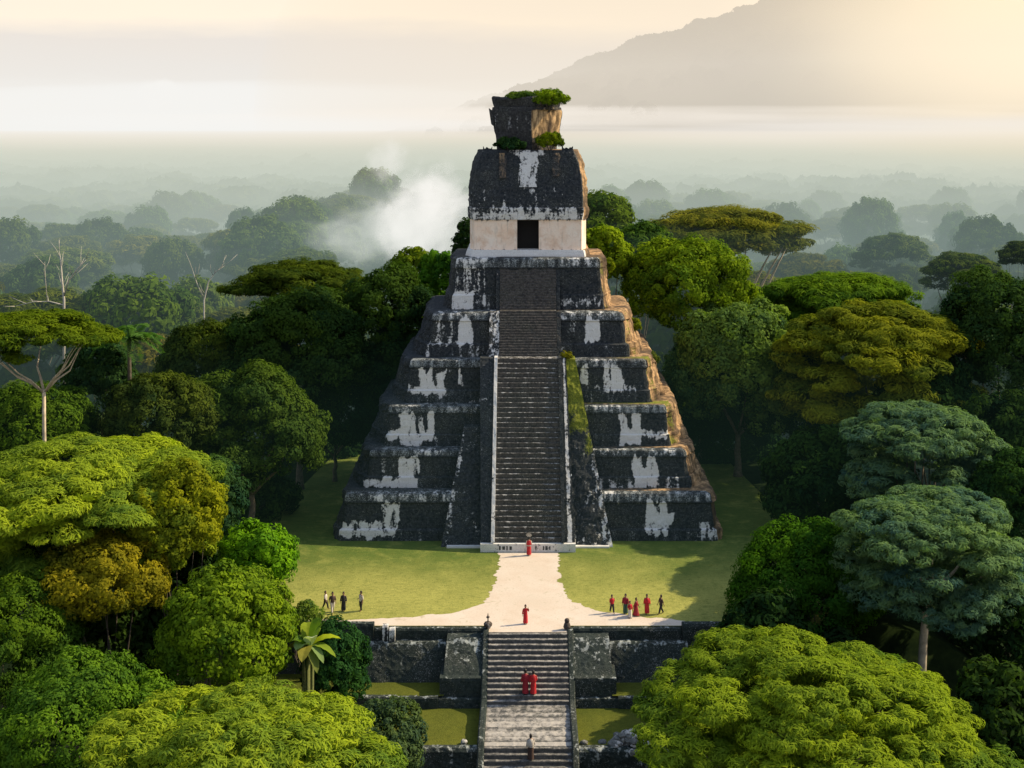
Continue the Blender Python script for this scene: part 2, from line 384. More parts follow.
# z bottom, z top, half-width bottom, half-width top, white stains (px in the photograph converted onto the face)
TIERS = [
 (-.3, 4.2, 17.2, 16.16, [(382,398,503,530,.75),(387,391,505,530,1),(338,352,525,536,1),(352,395,529,535,.85),(352,380,522,526,.8),(648,654,503,520,1),(659,665,503,520,.9),(648,672,514,521,1),(648,668,524,533,.8),(700,722,523,537,.7),(575,640,500,506,.25),(360,440,494,498,.5)]),
 (4.2, 7.6, 15.05, 14.3, [(399,414,459,484,1),(382,392,459,474,.55),(416,420,459,470,.8),(365,418,480,486,1),(634,640,458,470,1),(636,655,470,487,1),(648,655,458,472,1),(612,680,487,492,.55),(662,680,478,482,.5)]),
 (7.6, 11.3, 13.3, 12.75, [(401,413,416,440,1),(419,422,416,434,.9),(429,433,416,432,.9),(386,434,434,439,.95),(400,420,440,446,.9),(620,623,415,432,1),(632,640,414,436,1),(620,641,431,444,1),(641,665,432,437,.85)]),
 (11.3, 15.3, 11.6, 10.95, [(422,432,371,392,1),(440,444,372,390,1),(460,463,371,382,.8),(408,446,389,394,.8),(605,608,367,388,.9),(613,621,367,389,1),(607,620,384,390,.9),(581,587,367,382,.8),(450,466,369,373,.4),(590,640,387,390,.4)]),
 (15.3, 19.5, 9.85, 8.69, [(460,471,320,342,1),(437,457,317,340,.42),(428,468,340,344,.5),(586,599,320,341,1),(571,575,317,340,.42),(418,430,350,357,.6)]),
 (19.5, 24.5, 7.46, 6.86, [(450,485,259,300,.47),(447,472,293,308,.95),(472,484,298,303,.6),(560,600,300,304,.6),(588,596,298,305,.7),(452,490,258,262,.7)]),
]
zr = 0
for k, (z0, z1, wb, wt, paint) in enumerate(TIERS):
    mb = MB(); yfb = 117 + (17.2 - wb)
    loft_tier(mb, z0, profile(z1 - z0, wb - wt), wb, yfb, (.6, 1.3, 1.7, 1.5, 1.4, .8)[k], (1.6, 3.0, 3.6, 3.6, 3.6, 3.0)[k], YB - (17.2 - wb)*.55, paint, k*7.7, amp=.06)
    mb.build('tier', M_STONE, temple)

# main stair
def stair(mb, x0, x1, y0, z0, y1, z1, n, zb, palet=.30, pales=0.0, back=None, j=.03):
    dy = (y1-y0)/n; dz = (z1-z0)/n; nx = 26
    back = back or y1
    for i in range(n):
        ya, za, zb_ = y0 + i*dy, z0 + i*dz, z0 + (i+1)*dz
        xs_ = [x0 + (x1-x0)*t/nx for t in range(nx+1)]
        def jit(x, s): return j*nz(x, i*3.7, s, 2.3)
        r0 = [(x, ya + jit(x, 1), za - .02) for x in xs_]
        r1 = [(x, ya + jit(x, 1) + .01, zb_ - .05 + jit(x, 5)) for x in xs_]
        r2 = [(x, ya + jit(x, 1) + .05, zb_ + jit(x, 5)) for x in xs_]
        r3 = [(x, ya + dy + .06, zb_) for x in xs_]
        m = len(xs_)
        mb.grid([r0, r1, r2, r3], pale=[pales]*m + [palet*.8]*m + [palet*1.15]*m + [palet*.8]*m)  # treads painted paler for the light they catch from above
    # closed sides
    prof = []
    for i in range(n):
        prof += [(y0 + i*dy, z0 + i*dz), (y0 + i*dy, z0 + (i+1)*dz)]
    prof += [(y1, z1)]
    for x in (x0, x1):
        b = len(mb.v)
        vs = [(x, p[0] + .03, p[1] - .03) for p in prof] + [(x, back, z1 - .03), (x, back, zb), (x, y0 + .03, zb)]
        mb.add(vs, [tuple(range(len(vs)))])
SY0, SZ0, SY1, SZ1 = 114.3, .72, 122.0, 15.6
st = MB(); stair(st, -2.92, 2.92, SY0, SZ0, SY1, SZ1, 36, 0, .40)
st.box(-2.92, 2.92, SY1 + .06, 124.6, 14, SZ1 + .012, pale=.45)
st.build('staircase', M_STAIR, temple)
def ramp(mb, pts, w_at, **kw):
    pass
def sloped_band(name, xa0, xa1, xb0, xb1, y0, z0, y1, z1, lift, depth, mat, pale=0.0, moss0=0.0, moss1=0.0, tan=0.0, amp=.04, nx=6, ny=70, yend=None, seed=0.0, paleedge=None):
    """sloping band of masonry running up the front: its x limits go from (xa0,xa1) at the foot to (xb0,xb1) at the head"""
    mb = MB(); rows = []; pl = []; ms = []; tn = []
    sgn = 1 if xa0 + xa1 > 0 else -1
    for i in range(ny+1):
        t = i/ny; row = []
        y = y0 + (y1-y0)*t; z = z0 + (z1-z0)*t
        xl = xa0 + (xb0-xa0)*t; xr = xa1 + (xb1-xa1)*t
        for k in range(nx+1):
            u = k/nx; x = xl + (xr-xl)*u; e = amp*(nz(x, y, z+seed, 1.3) + .6*nz(x, y, z+seed, 4))
            row.append((x, y - lift*.85 - e, z + lift*.3 + e*.3)); 
        rows.append([(row[0][0], row[0][1] + depth, row[0][2])] + row + [(row[-1][0], row[-1][1] + depth, row[-1][2])])
        m = len(rows[-1]); p = pale if not callable(pale) else None
        for k in range(m):
            u = min(max((k-1)/nx, 0), 1)
            pl.append(pale(u, t) if callable(pale) else pale); ms.append(moss0 + (moss1-moss0)*t + (.55*nz(row[min(max(k-1, 0), nx)][0], y, z, .7) if moss1 else 0)); tn.append(tan)
    b = mb.grid(rows, pale=pl, moss=ms, tan=tn); m = len(rows[0])
    mb.f.append(tuple(b + ny*m + k for k in range(m))); mb.f.append(tuple(b + k for k in range(m)))
    return mb.build(name, mat, temple)
for s in (-1, 1):
    sloped_band('balustrade', s*2.93, s*3.25, s*2.85, s*3.15, SY0 - .1, SZ0, SY1, SZ1, .30, 1.6, M_STONE,
                pale=(lambda u, t: .62 + .25*t) if s < 0 else (lambda u, t: .10), seed=s)
    sloped_band('balustrade', s*3.26, s*4.15, s*3.16, s*(4.5 if s < 0 else 3.55), SY0 + .1, SZ0, SY1 + .1, SZ1 - .05, .12, 1.6, M_STONE,
                pale=(lambda u, t: .12) if s < 0 else (lambda u, t: .62 if .25 < u < .8 else .1), seed=s*3)
sloped_band('buttress', 4.17, 7.55, 3.57, 4.45, 115.3, -.1, 122.2, 15.45, .0, 3.2, M_STONE, pale=lambda u, t: .30*(1-t) + (.22 if u > .8 else 0), moss0=-.75, moss1=1.35, amp=.14, nx=16, seed=4)
sloped_band('buttress', -7.75, -4.17, -5.9, -4.4, 115.3, -.1, 119.9, 9.6, .0, 3.2, M_STONE, pale=lambda u, t: .16 + (.22 if u < .15 else 0), amp=.10, nx=16, seed=6)
# pale footing slabs
mb = MB(); mb.box(-4.18, 4.18, 113.9, 116, -.1, .72, pale=.78)
fs = mb.build('footing_slab', M_STONE, temple)
for s in (-1, 1):
    mb = MB(); mb.box(min(s*4.19, s*7.2), max(s*4.19, s*7.2), 115.0, 116, -.1, .16, pale=.95); mb.build('footing_slab', M_STONE, temple)
# dark weather marks on the front of the slab
M_STAIN = plain('dark_stain', (.05, .055, .06), .9, .6, 6)
for x, w in ((-2.55, .16), (-2.25, .24), (-1.9, .12), (-1.62, .2), (1.3, .12), (1.52, .2), (1.85, .12)):
    mb = MB(); n = 5; z0 = .2 + .06*nz(x, 1, 1, 3); z1 = .54 + .08*nz(x, 2, 2, 3)
    rows = [[(x + w*u + .03*nz(x, k*1.0, u, 2), 113.885, z0 + (z1-z0)*k/n) for u in (0, .5, 1)] for k in range(n+1)]
    mb.grid(rows); mb.build('slab_mark', M_STAIN, fs, local=True)
# two upper stair flights and their side blocks
for (y0, z0, y1, z1, n, w, nm) in ((122.75, 15.61, 125.0, 19.62, 17, 2.72, 'a'), (125.6, 19.63, 127.55, 24.52, 20, 2.72, 'b')):
    mb = MB(); stair(mb, -w, w, y0, z0, y1, z1, n, z0 - 2.2, .16, .05, back=128.4, j=.05)
    mb.box(-w, w, y1 + .06, 128.3, z1 - 1, z1 + .01, moss=.30, pale=.3)
    mb.build('staircase', M_STAIR, temple)
T0z = 15.3
for s in (-1, 1):
    w = .95 if s < 0 else .4
    sloped_band('balustrade', s*2.74, s*(2.74 + w), s*2.74, s*(2.74 + w), 122.9, 15.5, 124.95, 19.5, .1, 1.8, M_STONE, pale=.42 if s < 0 else .16, tan=0 if s < 0 else .3, ny=30, seed=9+s)
    sloped_band('balustrade', s*2.74, s*3.1, s*2.74, s*3.1, 125.75, 19.6, 127.6, 24.5, .05, 1.5, M_STONE, pale=.16, tan=.25, ny=30, seed=12+s)

# temple building on top
def rect_loft(mb, rows_def, paint, seed, amp=.05, step=.2, flare=.6, depth=1.6, tanv=.8, moss=0.0):
    """rows_def: (z, halfwidth, yfront, yback)"""
    rows = []; pal = []; tan = []; grime = []
    for (z, W, yf, yb, pv) in rows_def:
        n = int(2*12/step); nfront = 60
        pts = [(-W + 2*W*i/nfront, yf, 0) for i in range(nfront+1)]
        pts += [(W + flare*t, yf + depth*t, 1) for t in (.3, .65, 1)] + [(W + flare, yf + depth + (yb-yf-depth)*t, 1) for t in (.2, .4, .6, .8, 1)]
        pts += [(-W - flare, yb - (yb-yf-depth)*t, 2) for t in (0, .2, .4, .6, .8, 1)] + [(-W - flare*t, yf + depth*t, 2) for t in (.65, .3)]
        row = []
        for (x, y, sd) in pts:
            e = amp*(nz(x, y, z+seed, 1.2) + .6*nz(x, y, z+seed, 3.5))*(1 if sd == 0 else 2.2)
            q = (x + (0 if sd == 0 else (e if sd == 1 else -e)), y - (e if sd == 0 else 0), z); row.append(q)
            px = CX + F*q[0]/q[1]; py = HY + F*(H-q[2])/q[1]; v = pv
            if sd == 0:
                for (x0, x1, y0, y1, s) in paint:
                    d = max(x0-px, px-x1, 0)/1.0; d2 = max(y0-py, py-y1, 0)/1.0; v = max(v, s*math.exp(-(d*d+d2*d2)))
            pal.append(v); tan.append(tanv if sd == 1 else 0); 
        rows.append(row)
    n = len(rows[0]); b = mb.grid(rows, True, pale=pal, tan=tan)
    mb.f.append(tuple(b + (len(rows)-1)*n + k for k in range(n)))
hs = MB()
bx = [(470, 587, 246, 255, 1)]
# plinth (two low courses)
pl = MB(); rect_loft(pl, [(24.45, 5.6, 128.1, 137, .9), (24.75, 5.55, 128.15, 137, .95), (24.95, 5.5, 128.2, 137, .9), (25.15, 5.45, 128.25, 137, .9)], [], 2, amp=.04)
pl.build('plinth', M_STONE, temple)
# plaster walls with a door opening: left and right wall halves, lintel, near-black slab painted as the chamber's shade
DW = 1.08; WZ0, WZ1 = 25.15, 28.2
def wall_piece(mb, x0, x1, yf, z0, z1, yb, flare_side=0):
    nx = max(2, int(abs(x1-x0)/.2)); nzv = max(2, int((z1-z0)/.2)); rows = []; gr = []
    for i in range(nzv+1):
        z = z0 + (z1-z0)*i/nzv; row = []
        for k in range(nx+1):
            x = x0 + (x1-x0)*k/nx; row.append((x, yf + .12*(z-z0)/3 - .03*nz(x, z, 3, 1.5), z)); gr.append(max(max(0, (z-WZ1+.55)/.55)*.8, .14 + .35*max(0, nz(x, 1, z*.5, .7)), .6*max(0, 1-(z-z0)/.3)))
        rows.append(row)
    mb.grid(rows, grime=gr)
    mb.add([(x0, yf+.02, z0), (x0, yb, z0), (x0, yb, z1), (x0, yf+.14, z1)], [(0, 1, 2, 3)], grime=0); 
    mb.add([(x1, yf+.02, z0), (x1, yb, z0), (x1, yb, z1), (x1, yf+.14, z1)], [(0, 3, 2, 1)], grime=0)
    mb.add([(x0, yb, z0), (x1, yb, z0), (x1, yb, z1), (x0, yb, z1)], [(0, 3, 2, 1)], grime=0)
sh = MB()
wall_piece(sh, -5.3, -DW, 128.5, WZ0, WZ1, 131); wall_piece(sh, DW, 5.3, 128.5, WZ0, WZ1, 131)
sh.box(-5.75, 5.75, 131.002, 137, WZ0, WZ1, grime=0)
for s in (-1, 1):
    sh.add([(s*5.301, 128.55, WZ0), (s*5.8, 130.2, WZ0), (s*5.8, 131.5, WZ0), (s*5.301, 131.5, WZ0), (s*5.301, 128.65, WZ1), (s*5.8, 130.2, WZ1), (s*5.8, 131.5, WZ1), (s*5.301, 131.5, WZ1)],
           [(0, 1, 5, 4), (1, 2, 6, 5), (2, 3, 7, 6), (4, 5, 6, 7)], grime=0)
sh.build('shrine_wall', M_PLASTER, temple)
db = MB(); db.box(-DW + .002, DW - .002, 130.2, 130.98, WZ0, WZ1, grime=0); db.build('doorway_shade', M_DARK, temple)  # black block painted where the opening is only in shade
mb = MB(); mb.box(-DW, DW, 128.58, 130.9, WZ1 - .14, WZ1 - .005); mb.build('lintel', M_BARK, temple)
# heavy dark roof block
rf = MB()
rows_def = []
for (py, hw, yf, pv) in ((219.6, 5.72, 128.45, .55), (214, 5.80, 128.38, .5), (211, 5.84, 128.36, .42), (208, 5.84, 128.38, .45), (207, 5.74, 128.5, .3), (203, 5.74, 128.56, .24), (196, 5.74, 128.7, .2), (188, 5.72, 128.9, .12), (180, 5.66, 129.1, .06), (172, 5.56, 129.3, .02), (164, 5.38, 129.5, 0), (158, 5.16, 129.65, 0), (153, 4.95, 129.8, 0), (150, 4.9, 129.95, .1)):
    rows_def.append((Z_at(py, yf), hw - .38, yf, 136.5, pv))
fine = []
for a, b in zip(rows_def, rows_def[1:]):
    n = max(1, int((b[0]-a[0])/.16))
    for k in range(n): fine.append(tuple(a[i] + (b[i]-a[i])*k/n for i in range(5)))
fine.append(rows_def[-1])
rect_loft(rf, fine, [(519, 537, 153, 185, .62), (509, 546, 150, 155, .45), (523, 534, 184, 192, .4), (474, 520, 212, 219, .62), (534, 583, 212, 219, .62)], 5, amp=.07, tanv=.8)
# ragged crest and raised centre panel
for x0, x1, hgt in ((-4.5, -3.6, .35), (3.4, 4.5, .4), (-2.0, 1.7, .1)):
    n = 8
    top = [(x0 + (x1-x0)*k/n, 129.96, 34.9 + hgt*(.5 + .9*abs(nz(x0+k*.5, 2, 2, 1.7)) + (.5 if k in (0, n) and hgt > .2 else 0))) for k in range(n+1)]
    rf.grid([[(p[0], 129.96, 34.5) for p in top], top, [(p[0], 131, p[2]) for p in top], [(p[0], 131, 34.5) for p in top]], pale=.1)
roof = rf.build('roof_block', M_STONE, temple)
mb = MB()
rows = []; pv = []
for i in range(25):
    t = i/24; row = []
    py = 187 - 35*t; yf = 128.92 + (129.85 - 128.92)*t - .1
    for k in range(13):
        x = -.90 + 1.86*k/12; row.append((x, yf - .04*nz(x, t*4, 7, 2), Z_at(py, yf)))
        e = min(k, 12-k)/1.5; pv.append(.62 if e > .3 else .3)
    rows.append([(row[0][0], yf + .4, row[0][2])] + row + [(row[-1][0], yf + .4, row[-1][2])]); pv.insert(len(pv)-13, .2); pv.append(.2)
b = mb.grid(rows, pale=pv); mb.f.append(tuple(b + 24*15 + k for k in range(15)))
mb.build('relief_panel', M_STONE, roof)
for x0, x1, y0_, y1_ in ((-2.85, -2.2, 178, 153), (2.45, 3.1, 176, 153)):
    mb = MB(); rows = []
    for i in range(12):
        t = i/11; py = y0_ + (y1_-y0_)*t; yf = 129.12 + .75*t - .13
        xs_ = [x0 + (x1-x0)*u + (.24*nz(x0 + u*3, t*4, u, 2.5) if u in (0, 1) else 0) for u in (0, .25, .5, .75, 1)]
        rows.append([(xs_[0], yf+.3, Z_at(py, yf))] + [(x, yf - .06*nz(x, t*6, 1, 2), Z_at(py, yf)) for x in xs_] + [(xs_[-1], yf+.3, Z_at(py, yf))])
    mb.grid(rows, tan=.40, pale=.2); mb.build('broken_masonry', M_COMB, roof)

# roof comb: flaring crest with a prow-like front corner
def comb_rows():
    key = [(34.6, 3.1, 0), (35.6, 3.15, 0), (36.5, 3.35, 0), (37.3, 3.5, 0), (38.2, 3.62, 0), (38.9, 3.68, 0), (39.3, 3.62, 1), (39.35, 3.45, 1), (40.2, 3.72, 1), (40.35, 3.6, 1)]
    out = []
    for a, b in zip(key, key[1:]):
        n = max(1, int((b[0]-a[0])/.16))
        for k in range(n): out.append(tuple(a[i] + (b[i]-a[i])*k/n for i in range(3)))
    return out + [key[-1]]
mb = MB(); rows = []; pl = []; tn = []
for (z, w, top) in comb_rows():
    y0 = 131.3 - (w - 3.1)*.9
    corners = [(-w, 132.0), (-w*.55, y0 + .25), (.42, y0 - .1), (w*.62, y0 + 1.5 if not top else y0 + 1.0), (w*.95, y0 + 3.0), (w*.92, 135.3), (-w*.95, 135.3)]
    row = []
    for i in range(len(corners)):
        a = Vector(corners[i]); b = Vector(corners[(i+1) % len(corners)]); n = 14 if i < 4 else 6
        for k in range(n):
            p = a.lerp(b, k/n); e = .10*nz(p.x, p.y, z, 1.1) + .06*nz(p.x, p.y, z*.5, 4)
            d = (Vector((p.x, p.y)) - Vector((0, 133.4))).normalized()
            row.append((p.x + d.x*e, p.y + d.y*e, z + (.16*nz(p.x, p.y, 5, 1.5) if z > 40.1 else 0)))
            lit = i in (2, 3) and not top and 36.2 < z < 39.1  # faces turned to the sun are painted tan as lit
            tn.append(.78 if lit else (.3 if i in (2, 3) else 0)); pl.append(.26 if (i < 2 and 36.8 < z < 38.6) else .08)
    rows.append(row)
n = len(rows[0]); b = mb.grid(rows, True, pale=pl, tan=tn); mb.f.append(tuple(b + (len(rows)-1)*n + k for k in range(n)))
# broken spur on the left edge
mb.add([(-3.75, 132.3, 37.6), (-3.5, 131.7, 37.4), (-3.45, 132.8, 37.5), (-4.0, 132.2, 39.25), (-3.5, 131.8, 38.9), (-3.5, 132.7, 38.9)], [(0, 1, 4, 3), (1, 2, 5, 4), (2, 0, 3, 5), (3, 4, 5)], pale=.1)
mb.build('roof_comb', M_COMB, temple)

# ----------------------------------------------------------------- plaza terrace, lower stair
terr = empty('terrace_wall', (0, 95, -4), 'dark mossy retaining wall with sloping panels along the front edge of the plaza', 'wall')
def slab(mb, x0, x1, sec, pale=0.0, amp=.06, dx=.25, ledge=None, seed=0.0, taper=0.0):
    """extrude a (y,z,pale) section from x0 to x1 with rough faces"""
    n = max(2, int((x1-x0)/dx)); sec2 = []
    for i in range(len(sec)-1):
        a, b = sec[i], sec[i+1]; L = math.hypot(b[0]-a[0], b[1]-a[1]); m = max(1, int(L/.2))
        for k in range(m): sec2.append(tuple(a[j] + (b[j]-a[j])*k/m for j in range(3)))
    sec2.append(sec[-1]); rows = []; pv = []
    zt = max(s[1] for s in sec); zb = min(s[1] for s in sec)
    for i in range(n+1):
        u = i/n; row = []
        for (y, z, p) in sec2:
            x = x0 + (x1-x0)*u
            x += taper*(zt - z)/(zt-zb+.01)*(u-.5)*2
            e = amp*(nz(x, y, z+seed, 1.2) + .7*nz(x, y, z+seed, 3.2)); row.append((x, y - e*.8, z + e*.5)); pv.append(p)
        rows.append(row)
    m = len(sec2); b = mb.grid(rows, pale=pv)
    mb.f.append(tuple(b + k for k in range(m))); mb.f.append(tuple(b + n*m + k for k in reversed(range(m))))
for s in (-1, 1):
    def rng_(a, b): return (min(s*a, s*b), max(s*a, s*b))
    # parapet
    mb = MB(); slab(mb, *rng_(3.35, 11.4), [(97.0, -.05, .2), (96.75, .04, .35), (96.5, .0, .2), (96.42, -.15, 0), (96.4, -.95, 0), (96.9, -.95, 0)], seed=s)
    mb.build('parapet', M_WALL, terr)
    mb = MB(); slab(mb, *rng_(11.45, 19.5), [(97.0, .3, .1), (96.8, .42, .3), (96.4, .38, .2), (96.3, .2, 0), (96.05, -4.0, 0), (96.9, -4.0, 0)], seed=s+4)
    mb.build('parapet', M_WALL, terr)
    # talud panel
    mb = MB(); slab(mb, *rng_(6.05 if s < 0 else 6.0, 11.75), [(96.4, -.78, .3), (96.0, -.8, .4), (95.86, -.9, .38), (95.6, -1.3, .20), (94.6, -3.25, .04), (95.6, -3.25, 0)], seed=s*2, taper=.35, amp=.07)
    mb.build('talud_panel', M_WALL, terr)
    # buttress beside the stair
    mb = MB(); slab(mb, *rng_(3.36, 5.95), [(96.5, -.28, .1), (95.5, -.35, .35), (95.3, -.5, .38), (94.6, -1.1, .28), (93.1, -2.1, .08), (93.0, -2.12, 0), (94, -2.12, 0)], seed=s*5, taper=.12, amp=.07)
    mb.build('buttress', M_WALL, terr)
    mb = MB(); slab(mb, *rng_(3.36, 6.3), [(95, -2.05, .1), (93.0, -2.08, .2), (92.75, -2.12, .4), (92.7, -2.3, .05), (92.6, -3.35, 0), (94, -3.35, 0)], seed=s*6)
    slab(mb, *rng_(3.36, 6.4), [(94, -3.33, .1), (92.5, -3.35, .25), (92.3, -3.38, .45), (92.25, -3.5, .05), (92.1, -4.1, 0), (94, -4.1, 0)], seed=s*7)
    mb.build('buttress_step', M_WALL, terr)
    # low wall below the grass ledge
    mb = MB(); slab(mb, *rng_(6.4, 18.5), [(92.6, -3.22, .3), (92.2, -3.2, .42), (92.1, -3.3, .1), (92.05, -4.2, 0), (92.6, -4.2, 0)], seed=s*8)
    mb.build('low_wall', M_WALL, terr)
    # front wall of the lower terrace
    mb = MB(); slab(mb, *rng_(3.36, 18), [(86.2, -4.1, .1), (86.1, -3.72, .3), (85.6, -3.7, .4), (85.45, -3.9, .3), (85.2, -7.3, .0), (86.2, -7.3, 0)], seed=s*9, amp=.13)
    mb.build('front_wall', M_WALL, terr)
    ox = s*12
    sheet('grass_ledge', [(s*6.0, 92.4), (s*18.5, 92.4), (s*18.5, 96.5), (s*6.0, 96.5)][::s], -3.215, M_LAWN2, 1, (ox, 94, -3.2))
    sheet('lower_lawn', [(s*3.3, 85.9), (s*18, 85.9), (s*18, 92.3), (s*3.3, 92.3)][::s], -4.0, M_LAWN2, 1, (ox, 92, -4))
# lower stair
ls = empty('plaza_stair', (0, 92, -4), 'wide grey stone stair with a worn landing leading up to the plaza', 'stair')
mb = MB(); stair(mb, -2.88, 2.88, 91.4, -3.44, 95.75, -.01, 13, -5, .46, .12, back=96.4, j=.03); mb.build('upper_flight', M_STAIR2, ls)
mb = MB(); rows = []; pv = []
for i in range(36):
    t = i/35; y = 85.75 + (91.45 - 85.75)*t; rows.append([(-2.88 + 5.76*k/30, y, -3.62 + .18*t + .03*nz(k*.4, y, 2, 1.8) + .035*math.sin(y*9.5)) for k in range(31)]); pv += [.50 + .22*nz(1, y, 1, 2.5) if t > .08 else .8]*31
mb.grid(rows, pale=pv); mb.build('landing', M_STAIR2, ls)
mb = MB(); stair(mb, -2.88, 2.88, 82.2, -6.6, 85.75, -3.64, 11, -8, .42, .1, back=86.5); mb.build('lower_flight', M_STAIR2, ls)
for s in (-1, 1):
    mb = MB(); xa, xb = (s*2.89, s*3.34); xa, xb = min(xa, xb), max(xa, xb)
    rows = []; pv = []
    path = [(96.5, .12), (95.9, .12), (95.6, -.05), (91.6, -3.1), (91.2, -3.2), (86.2, -3.25), (85.7, -3.3), (85.2, -3.7), (82.0, -6.3)]
    P2 = []
    for a, b in zip(path, path[1:]):
        m = max(1, int(math.hypot(b[0]-a[0], b[1]-a[1])/.25))
        for k in range(m): P2.append((a[0] + (b[0]-a[0])*k/m, a[1] + (b[1]-a[1])*k/m))
    P2.append(path[-1])
    for (y, z) in P2:
        e = .05*nz(s, y, z, 2)
        rows.append([(xa, y, z - 3), (xa, y, z - .06 + e), (xa + .08, y, z + e), (xb - .08, y, z + e), (xb, y, z - .06 + e), (xb, y, z - 3)]); pv += [0, .2, .26, .26, .2, 0]
    b = mb.grid(rows, pale=pv); mb.f.append(tuple(b + k for k in range(6))); mb.f.append(tuple(b + (len(P2)-1)*6 + k for k in reversed(range(6))))
    mb.build('side_wall', M_WALL, ls)

# pale stone blocks on the parapet
def rough_block(name, x, y, z, w, d, h, label, cat, mat, pale, group=None, dark=False):
    root = empty(name, (x, y, z), label, cat, group)
    return root
r = empty('stone_post', (-10.35, 96.45, -.85), 'pair of small whitewashed stone blocks set against the left parapet', 'stone post')
for dx, hh in ((-.22, 1.22), (.30, 1.0)):
    mb = MB(); slab(mb, -10.35 + dx - .2, -10.35 + dx + .22, [(96.4, -.85, .4), (96.02, -.85, .4), (96.0, -.85 + hh*.5, .5), (96.04, -.85 + hh - .12, .55), (96.15, -.85 + hh, .6), (96.5, -.85 + hh, .6)], amp=.04, dx=.1); mb.build('block', M_STONE, r)
# incense burner / small idols at the stair head
def lathe(mb, cx, cy, z0, prof, seg=14, **at):
    rows = [[(cx + r_*math.cos(2*math.pi*k/seg), cy + r_*math.sin(2*math.pi*k/seg), z0 + z) for k in range(seg)] for z, r_ in prof]
    b = mb.grid(rows, True, **at); mb.f.append(tuple(b + k for k in range(seg))); mb.f.append(tuple(b + (len(prof)-1)*seg + k for k in range(seg)))
M_IDOL = stone_mat('idol_stone', dark=(.05, .04, .035), mid=(.14, .11, .095), pale=(.4, .38, .36), courses=False)
xi, yi = X_at(488, 96.3), 96.25
r = empty('incense_burner', (xi, yi, .12), 'small grey stone burner with a thin stem at the left head of the stair', 'incense burner')
mb = MB(); lathe(mb, xi, yi, .12, [(0, .18), (.08, .2), (.2, .3), (.34, .32), (.44, .24), (.5, .1)], pale=.3); mb.build('bowl', M_IDOL, r, True)
mb = MB(); lathe(mb, xi, yi, .6, [(0, .05), (.25, .04), (.3, .12), (.36, .13), (.42, .05), (.62, .02)], pale=.3); mb.build('stem', M_IDOL, r, True)
xi, yi = X_at(567, 96.3), 96.25
r = empty('stone_idol', (xi, yi, .12), 'small dark brown squat stone idol at the right head of the stair', 'statue')
mb = MB(); lathe(mb, xi, yi, .12, [(0, .24), (.1, .28), (.25, .24), (.38, .2), (.42, .13)]); mb.build('idol_body', M_IDOL, r, True)
mb = MB(); lathe(mb, xi, yi, .52, [(0, .11), (.08, .18), (.2, .19), (.3, .12), (.34, .03)]); mb.build('idol_head', M_IDOL, r, True)

# heap of rubble at the right end of the front wall, small stones on the lower lawns
M_RUBBLE = stone_mat('pale_rubble', dark=(.10, .11, .11), mid=(.22, .22, .22), pale=(.55, .55, .55), speck=.12, courses=False)
def rock(mb, x, y, z, r, seed):
    import bmesh
    bm = bmesh.new(); bmesh.ops.create_icosphere(bm, subdivisions=2, radius=1)
    vs = [v.co.copy() for v in bm.verts]; fs = [tuple(v.index for v in f.verts) for f in bm.faces]; bm.free()
    sx, sy, sz = r*random.uniform(.8, 1.25), r*random.uniform(.8, 1.2), r*random.uniform(.55, .85)
    mb.add([(x + v.x*sx*(1 + .35*nz(v.x, v.y, v.z+seed, 1.5)), y + v.y*sy*(1 + .35*nz(v.y, v.z, v.x+seed, 1.5)), z + v.z*sz*(1 + .3*nz(v.z, v.x, v.y+seed, 1.5))) for v in vs], fs, pale=random.uniform(0, .5))
mb = MB()
for i in range(70):
    u = random.random(); x = 6.6 + random.gauss(0, .75); y = 86.3 + random.gauss(0, .45); hgt = max(0, 1.0 - abs(x-6.6)*.7)
    rock(mb, x, y, -4.0 + random.random()*hgt, random.uniform(.16, .36), i)
o = mb.build('rubble_heap', M_RUBBLE); tag(o, 'heap of pale grey rubble at the front of the lower lawn right of the stair', 'rubble')
for (px, py, lb) in ((584, 744, 'small lone pale stone on the lower lawn right of the stair'), (464, 744, 'small lone pale stone on the lower lawn left of the stair')):
    y = Y_on(py, -4.0); x = X_at(px, y); mb = MB(); rock(mb, x, y, -3.9, .24, px); tag(mb.build('boulder', M_RUBBLE), lb, 'stone')

